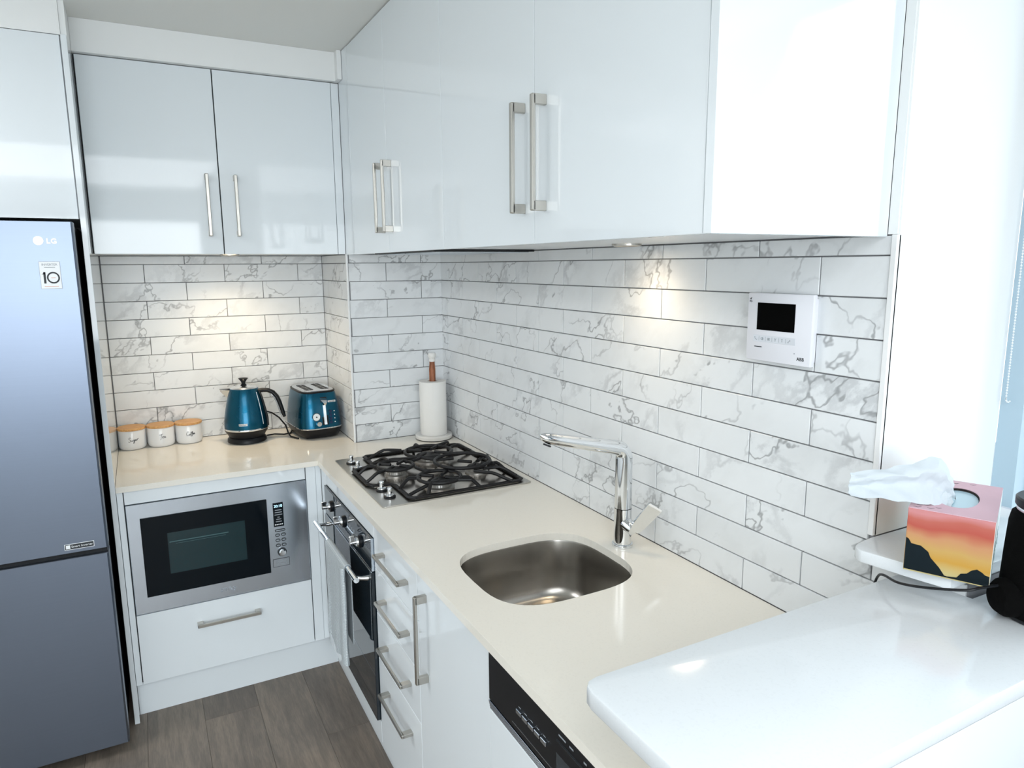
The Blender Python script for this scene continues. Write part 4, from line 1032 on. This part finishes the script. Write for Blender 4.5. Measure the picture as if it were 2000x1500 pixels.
line_icon([[(-3, 3), (-2, 0), (0, -2), (3, -3)], [(-3, 3), (-1.5, 3)], [(3, -3), (3, -1.5)]], -1.7860, 'phone_icon')
line_icon([[(-3, -1.5), (-1, -1.5), (1, -3), (1, 3), (-1, 1.5), (-3, 1.5), (-3, -1.5)], [(2.5, -2), (2.5, 2)]], -1.8030, 'speaker_icon')
line_icon([[(-3, -2), (3, -2), (3, 2), (-3, 2), (-3, -2)], [(-1, -2), (-1, 2)], [(1, -2), (1, 2)]], -1.8200, 'screen_icon')
line_icon([[(-2, 3), (0, 0), (2, 3)], [(0, 0), (0, -3)]], -1.8370, 'aerial_icon')
line_icon([[(0, -3), (0, 1)], [(-1, 2), (1, 2)], [(-1, 3), (1, 3)]], -1.8540, 'lock_icon')
line_icon([[(-3, -3), (1, 1), (2, 3), (3, 1), (1, 1)], [(-1, -3), (-2, -1)]], -1.8710, 'key_icon')
for i in range(5): obj('divider', B().box(-0.0278, -0.0275, -1.7948-0.0170*i, -1.7942-0.0170*i, 0.5745, 0.5835), GREYINK, kp)
obj('microphone_slot', B().box(-0.0276, -0.0269, -1.8020, -1.7830, 0.5608, 0.5625), INK, vm)
obj('status_dot', B().cyl((-0.0269, -1.8850, 0.5560), (-0.0275, -1.8850, 0.5560), 0.0011, 10), GREYINK, vm)
text('logo', 'ABB', 0.0098, INK, vm, FACE_X(-0.0272, -1.9000, 0.5460), depth=0.0002, offset=0.0001)
line_icon_b = B()
for s_ in ([(-2.5, 2), (-0.5, 0.5), (1.5, 3)], [(-2, -3), (-2.5, -1), (-0.5, -1.2)], [(1, -1), (2.5, -2), (1, -3)]): line_icon_b.tube([(-0.0272, -1.7680 - p[0]*0.001, 0.6580 + p[1]*0.001*1.6) for p in s_], 0.0008, 5)
obj('call_symbol', line_icon_b, INK, vm)

# ------------------------------------------------------------------ tissue box on the sill
bx = thing('tissue_box', 'sunset printed tissue box with dark mountain outline on the window sill', 'tissue box', (0.03, -2.19, 0.2347))
BA = math.radians(-63.5 + 90)                 # depth direction angle
o3 = Vector((-0.088, -2.178, 0.2347))
MB = Matrix.Translation(o3) @ Matrix.Rotation(BA, 4, 'Z') @ Matrix.Rotation(-PI/2, 4, 'Z')
# local: x runs along the printed face (away from the wall corner), y runs backwards (into the niche)... built below with explicit axes
ex = Vector((0.42, -0.9075, 0)).normalized(); ey = Vector((0.9075, 0.42, 0)).normalized(); ez = Vector((0, 0, 1))
MB = Matrix(((ex.x, ey.x, 0, o3.x), (ex.y, ey.y, 0, o3.y), (0, 0, 1, o3.z), (0, 0, 0, 1)))
BW, BD, BH = 0.118, 0.205, 0.106
def bxo(name, b, mat, parent=None):
    b.xf(MB); return obj(name, b, mat, parent or bx)
bxo('front_card', B().box(0.0006, BW-0.0006, 0.0, 0.0012, 0.0, BH), SUNSET)
bxo('side_card', B().box(BW-0.0012, BW, 0.0013, BD, 0.0, BH), GREENP)
bxo('side_card', B().box(0.0, 0.0012, 0.0013, BD, 0.0, BH), SUNSET)
bxo('back_card', B().box(0.0013, BW-0.0013, BD-0.0012, BD, 0.0, BH), GREENP)
# top card with an oval opening
b = B(); bm = b.bm
OC = (0.060, 0.100)
vo, eo = loop([(0.0, 0.0), (BW, 0.0), (BW, BD), (0.0, BD)], BH+0.0002); vh, eh = loop(superellipse(OC[0], OC[1], 0.030, 0.060, 2.2, 32), BH+0.0002)
bmesh.ops.triangle_fill(bm, use_beauty=True, use_dissolve=True, edges=eo+eh)
exx = bmesh.ops.extrude_face_region(bm, geom=list(bm.faces)); bmesh.ops.translate(bm, verts=[g for g in exx['geom'] if isinstance(g, bmesh.types.BMVert)], vec=(0, 0, 0.0010))
top = bxo('top_card', b, PASTELP)
bxo('opening_film', B().prism(superellipse(OC[0], OC[1], 0.029, 0.059, 2.2, 28), BH-0.004, BH-0.0035, 'z'), pbr('blue_grey_film', (0.45, 0.62, 0.70), 0.25, rvar=0.03))
mt = [(0.0, 0.002), (0.0, 0.050), (0.004, 0.048), (0.008, 0.042), (0.022, 0.041), (0.033, 0.034), (0.037, 0.026), (0.050, 0.014), (0.058, 0.004), (0.062, 0.0035), (0.075, 0.005), (0.080, 0.012), (0.088, 0.014), (0.094, 0.020), (0.101, 0.023), (0.108, 0.020), (0.112, 0.017), (BW, 0.016), (BW, 0.0015)]
bxo('mountain_print', B().prism([(p[0]*0.985+0.0008, max(0.0003, p[1]*1.12)) for p in mt], -0.0005, -0.0001, 'y'), DARKP)
for (lx, ly, s_, r_) in ((0.012, 0.008, 1.0, 0.3), (0.030, 0.012, 0.9, 0.2), (0.024, 0.024, 0.9, 0.1), (0.014, 0.020, 0.8, 0.4), (0.040, 0.020, 0.7, 0.2), (0.050, 0.185, 1.0, 0.5), (0.075, 0.192, 0.9, 0.3)):
    b = B(); c_, s2_ = math.cos(r_), math.sin(r_)
    w_ = []
    for (px_, py_) in ((-6, 1.6), (-1, 0.4), (0, -0.6), (1.2, 0.6), (6, 2.6), (1.2, -0.6), (0, -1.8), (-1.5, -0.6)):
        X, Y = px_*s_*0.001, py_*s_*0.001; w_.append((lx + X*c_ - Y*s2_, ly + X*s2_ + Y*c_))
    b.prism(w_, BH+0.00125, BH+0.0015, 'z'); bxo('bird_print', b, INK, top)
for k_ in range(7):
    cy_, cz_, r_ = 0.014+0.028*k_, 0.020+0.012*(k_ % 3), 0.011-0.001*(k_ % 3)
    pts_ = [(cy_ + r_*math.cos(t_*PI/5)*(0.7 if t_ % 2 else 1), cz_ + r_*math.sin(t_*PI/5)*(0.7 if t_ % 2 else 1)) for t_ in range(10)]
    bxo('leaf_print', B().prism(pts_, BW+0.0001, BW+0.0004, 'x'), LEAFP)
# pulled tissue, a rumpled sheet leaning over the left side
slot = MB @ Vector((OC[0], OC[1]-0.012, BH))
cr_ = Vector((0.882, -0.470, 0)); cf_ = Vector((0.464, 0.870, 0)); 
def tis():
    # rows: from inside the slot outwards; each control = (right mm, up mm, depth mm)
    rows = [
        [(-20, -3, -20), (-12, -2, -8), (-4, -2, 6), (6, -2, 14)],
        [(-34, -5, -24), (-24, 12, -4), (-17, 30, -10), (-14, 48, 8)],
        [(-58, 2, -30), (-50, 28, -6), (-44, 54, -14), (-40, 74, 4)],
        [(-92, 6, -30), (-90, 30, -8), (-86, 50, -18), (-84, 64, -2)],
        [(-144, 13, -28), (-144, 30, -10), (-142, 46, -20), (-140, 56, -6)],
        [(-190, 15, -24), (-191, 28, -12), (-190, 40, -18), (-188, 52, -8)]]
    C = [[slot + cr_*(p[0]*0.001) + Vector((0, 0, p[1]*0.001)) + cf_*(p[2]*0.001) for p in r_] for r_ in rows]
    def spl(P, n):
        Q = [P[0]*2-P[1]] + P + [P[-1]*2-P[-2]]; out = []
        for i in range(1, len(Q)-2):
            for k in range(n):
                t = k/n; a, b_, c, d = Q[i-1], Q[i], Q[i+1], Q[i+2]
                out.append(0.5*((2*b_) + (c-a)*t + (2*a-5*b_+4*c-d)*t*t + (3*b_-a-3*c+d)*t**3))
        return out + [P[-1]]
    mid = [spl(r_, 6) for r_ in C]
    colsN = len(mid[0]); full = [spl([mid[i][j] for i in range(len(mid))], 6) for j in range(colsN)]
    b = B(); bm = b.bm; V = []
    for j, cc in enumerate(full):
        V.append([bm.verts.new(p + Vector((0.0015*math.sin(i*0.9+j*1.3), 0.0018*math.sin(i*1.7+j*0.6), 0.0014*math.sin(i*1.1-j*0.8)))) for i, p in enumerate(cc)])
    for a, c in zip(V, V[1:]):
        for i in range(len(a)-1): bm.faces.new((a[i], a[i+1], c[i+1], c[i]))
    fs = list(bm.faces); bmesh.ops.recalc_face_normals(bm, faces=fs); bmesh.ops.solidify(bm, geom=fs, thickness=0.0006)
    return b
tag(obj('tissue', tis(), TISSUE, None, smooth=True), 'rumpled white tissue pulled out of the sunset box', 'tissue')

# ------------------------------------------------------------------ black cylindrical speaker on the bench
SPX, SPY = 0.028, -2.332
spk = thing('speaker', 'black cloth covered cylindrical speaker at the right edge of the bench', 'speaker', (SPX, SPY, ZB))
sc0 = (SPX, SPY, ZB)
obj('foot_ring', B().lathe(sc0, [(0.050, 0.0), (0.0545, 0.004), (0.0555, 0.008)], 48), BLACKP, spk, smooth=True)
obj('cloth_body', B().lathe(sc0, [(0.0555, 0.0082), (0.0600, 0.020), (0.0605, 0.040), (0.0590, 0.100), (0.0570, 0.150), (0.0545, 0.163), (0.0490, 0.168)], 56), CLOTHB, spk, smooth=True)
obj('top_ring', B().lathe(sc0, [(0.0480, 0.1685), (0.0490, 0.1700), (0.0490, 0.1735), (0.0480, 0.1750)], 48), SMEDGE, spk, smooth=True)
obj('top_cap', B().lathe(sc0, [(0.0495, 0.1752), (0.0515, 0.1780), (0.0515, 0.1880), (0.0490, 0.1905), (0.0400, 0.1900), (0.001, 0.1895)], 48), BLACKP, spk, smooth=True)
kc_ = Vector((SPX, SPY, ZB)) + Vector((-0.882, 0.470, 0))*0.058 + Vector((0, 0, 0.035))
dd_ = Vector((-0.882, 0.470, 0))
obj('side_bulge', B().tube([kc_ - dd_*0.008, kc_ + dd_*0.008, kc_ + dd_*0.018, kc_ + dd_*0.022], [0.030, 0.029, 0.022, 0.010], 26), CLOTHB, spk, smooth=True)
P0 = kc_ + Vector((0, 0, 0.020)) + dd_*0.006
cpts = [P0, P0 + dd_*0.03 + Vector((-0.01, 0.0, -0.002)), Vector((-0.085, -2.275, 0.238)), Vector((-0.105, -2.225, 0.226)), Vector((-0.100, -2.180, 0.214)), Vector((-0.078, -2.140, 0.206)), Vector((-0.060, -2.118, 0.190)), Vector((-0.054, -2.108, 0.160)), Vector((-0.05, -2.10, 0.10)), Vector((-0.03, -2.09, 0.006))]
def spl3(P, n=6):
    Q = [P[0]*2-P[1]] + P + [P[-1]*2-P[-2]]; out = []
    for i in range(1, len(Q)-2):
        for k in range(n):
            t = k/n; a, b_, c, d = Q[i-1], Q[i], Q[i+1], Q[i+2]
            out.append(0.5*((2*b_) + (c-a)*t + (2*a-5*b_+4*c-d)*t*t + (3*b_-a-3*c+d)*t**3))
    return out + [P[-1]]
obj('power_cord', B().tube(spl3(cpts), 0.0022, 8), BLACKP, spk, smooth=True)

# ------------------------------------------------------------------ roller blind with bead chain in the window reveal
rb = thing('roller_blind', 'rolled up white blind with a long bead chain in the window reveal', 'blind', (0.34, -2.7, 0.45))
obj('roller', B().cyl((0.330, -3.34, 1.375), (0.330, -2.075, 1.375), 0.034, 28), TISSUE, rb, smooth=True)
obj('bracket', B().box(0.29, 0.371, -2.0745, -2.067, 1.33, 1.419, 0.001), WHITEP, rb)
b = B()
def bead(p): b.ball(p, 0.0021, 3)
zc0, n_ = 0.462, 0
z_ = zc0
while z_ < 1.375:
    bead((0.3560, -2.085, z_)); bead((0.3760, -2.085 + 0.0, z_)); z_ += 0.0056
for k in range(7):
    a = PI + PI*k/6; bead((0.366 + 0.010*math.cos(a), -2.085, zc0 + 0.008*math.sin(a)))
obj('bead_chain', b, BEAD, rb, smooth=True, kind='stuff')
obj('chain_cord', B().cyl((0.3560, -2.085, zc0), (0.3560, -2.085, 1.37), 0.0006, 5).cyl((0.3760, -2.085, zc0), (0.3760, -2.085, 1.37), 0.0006, 5), BEAD, rb)
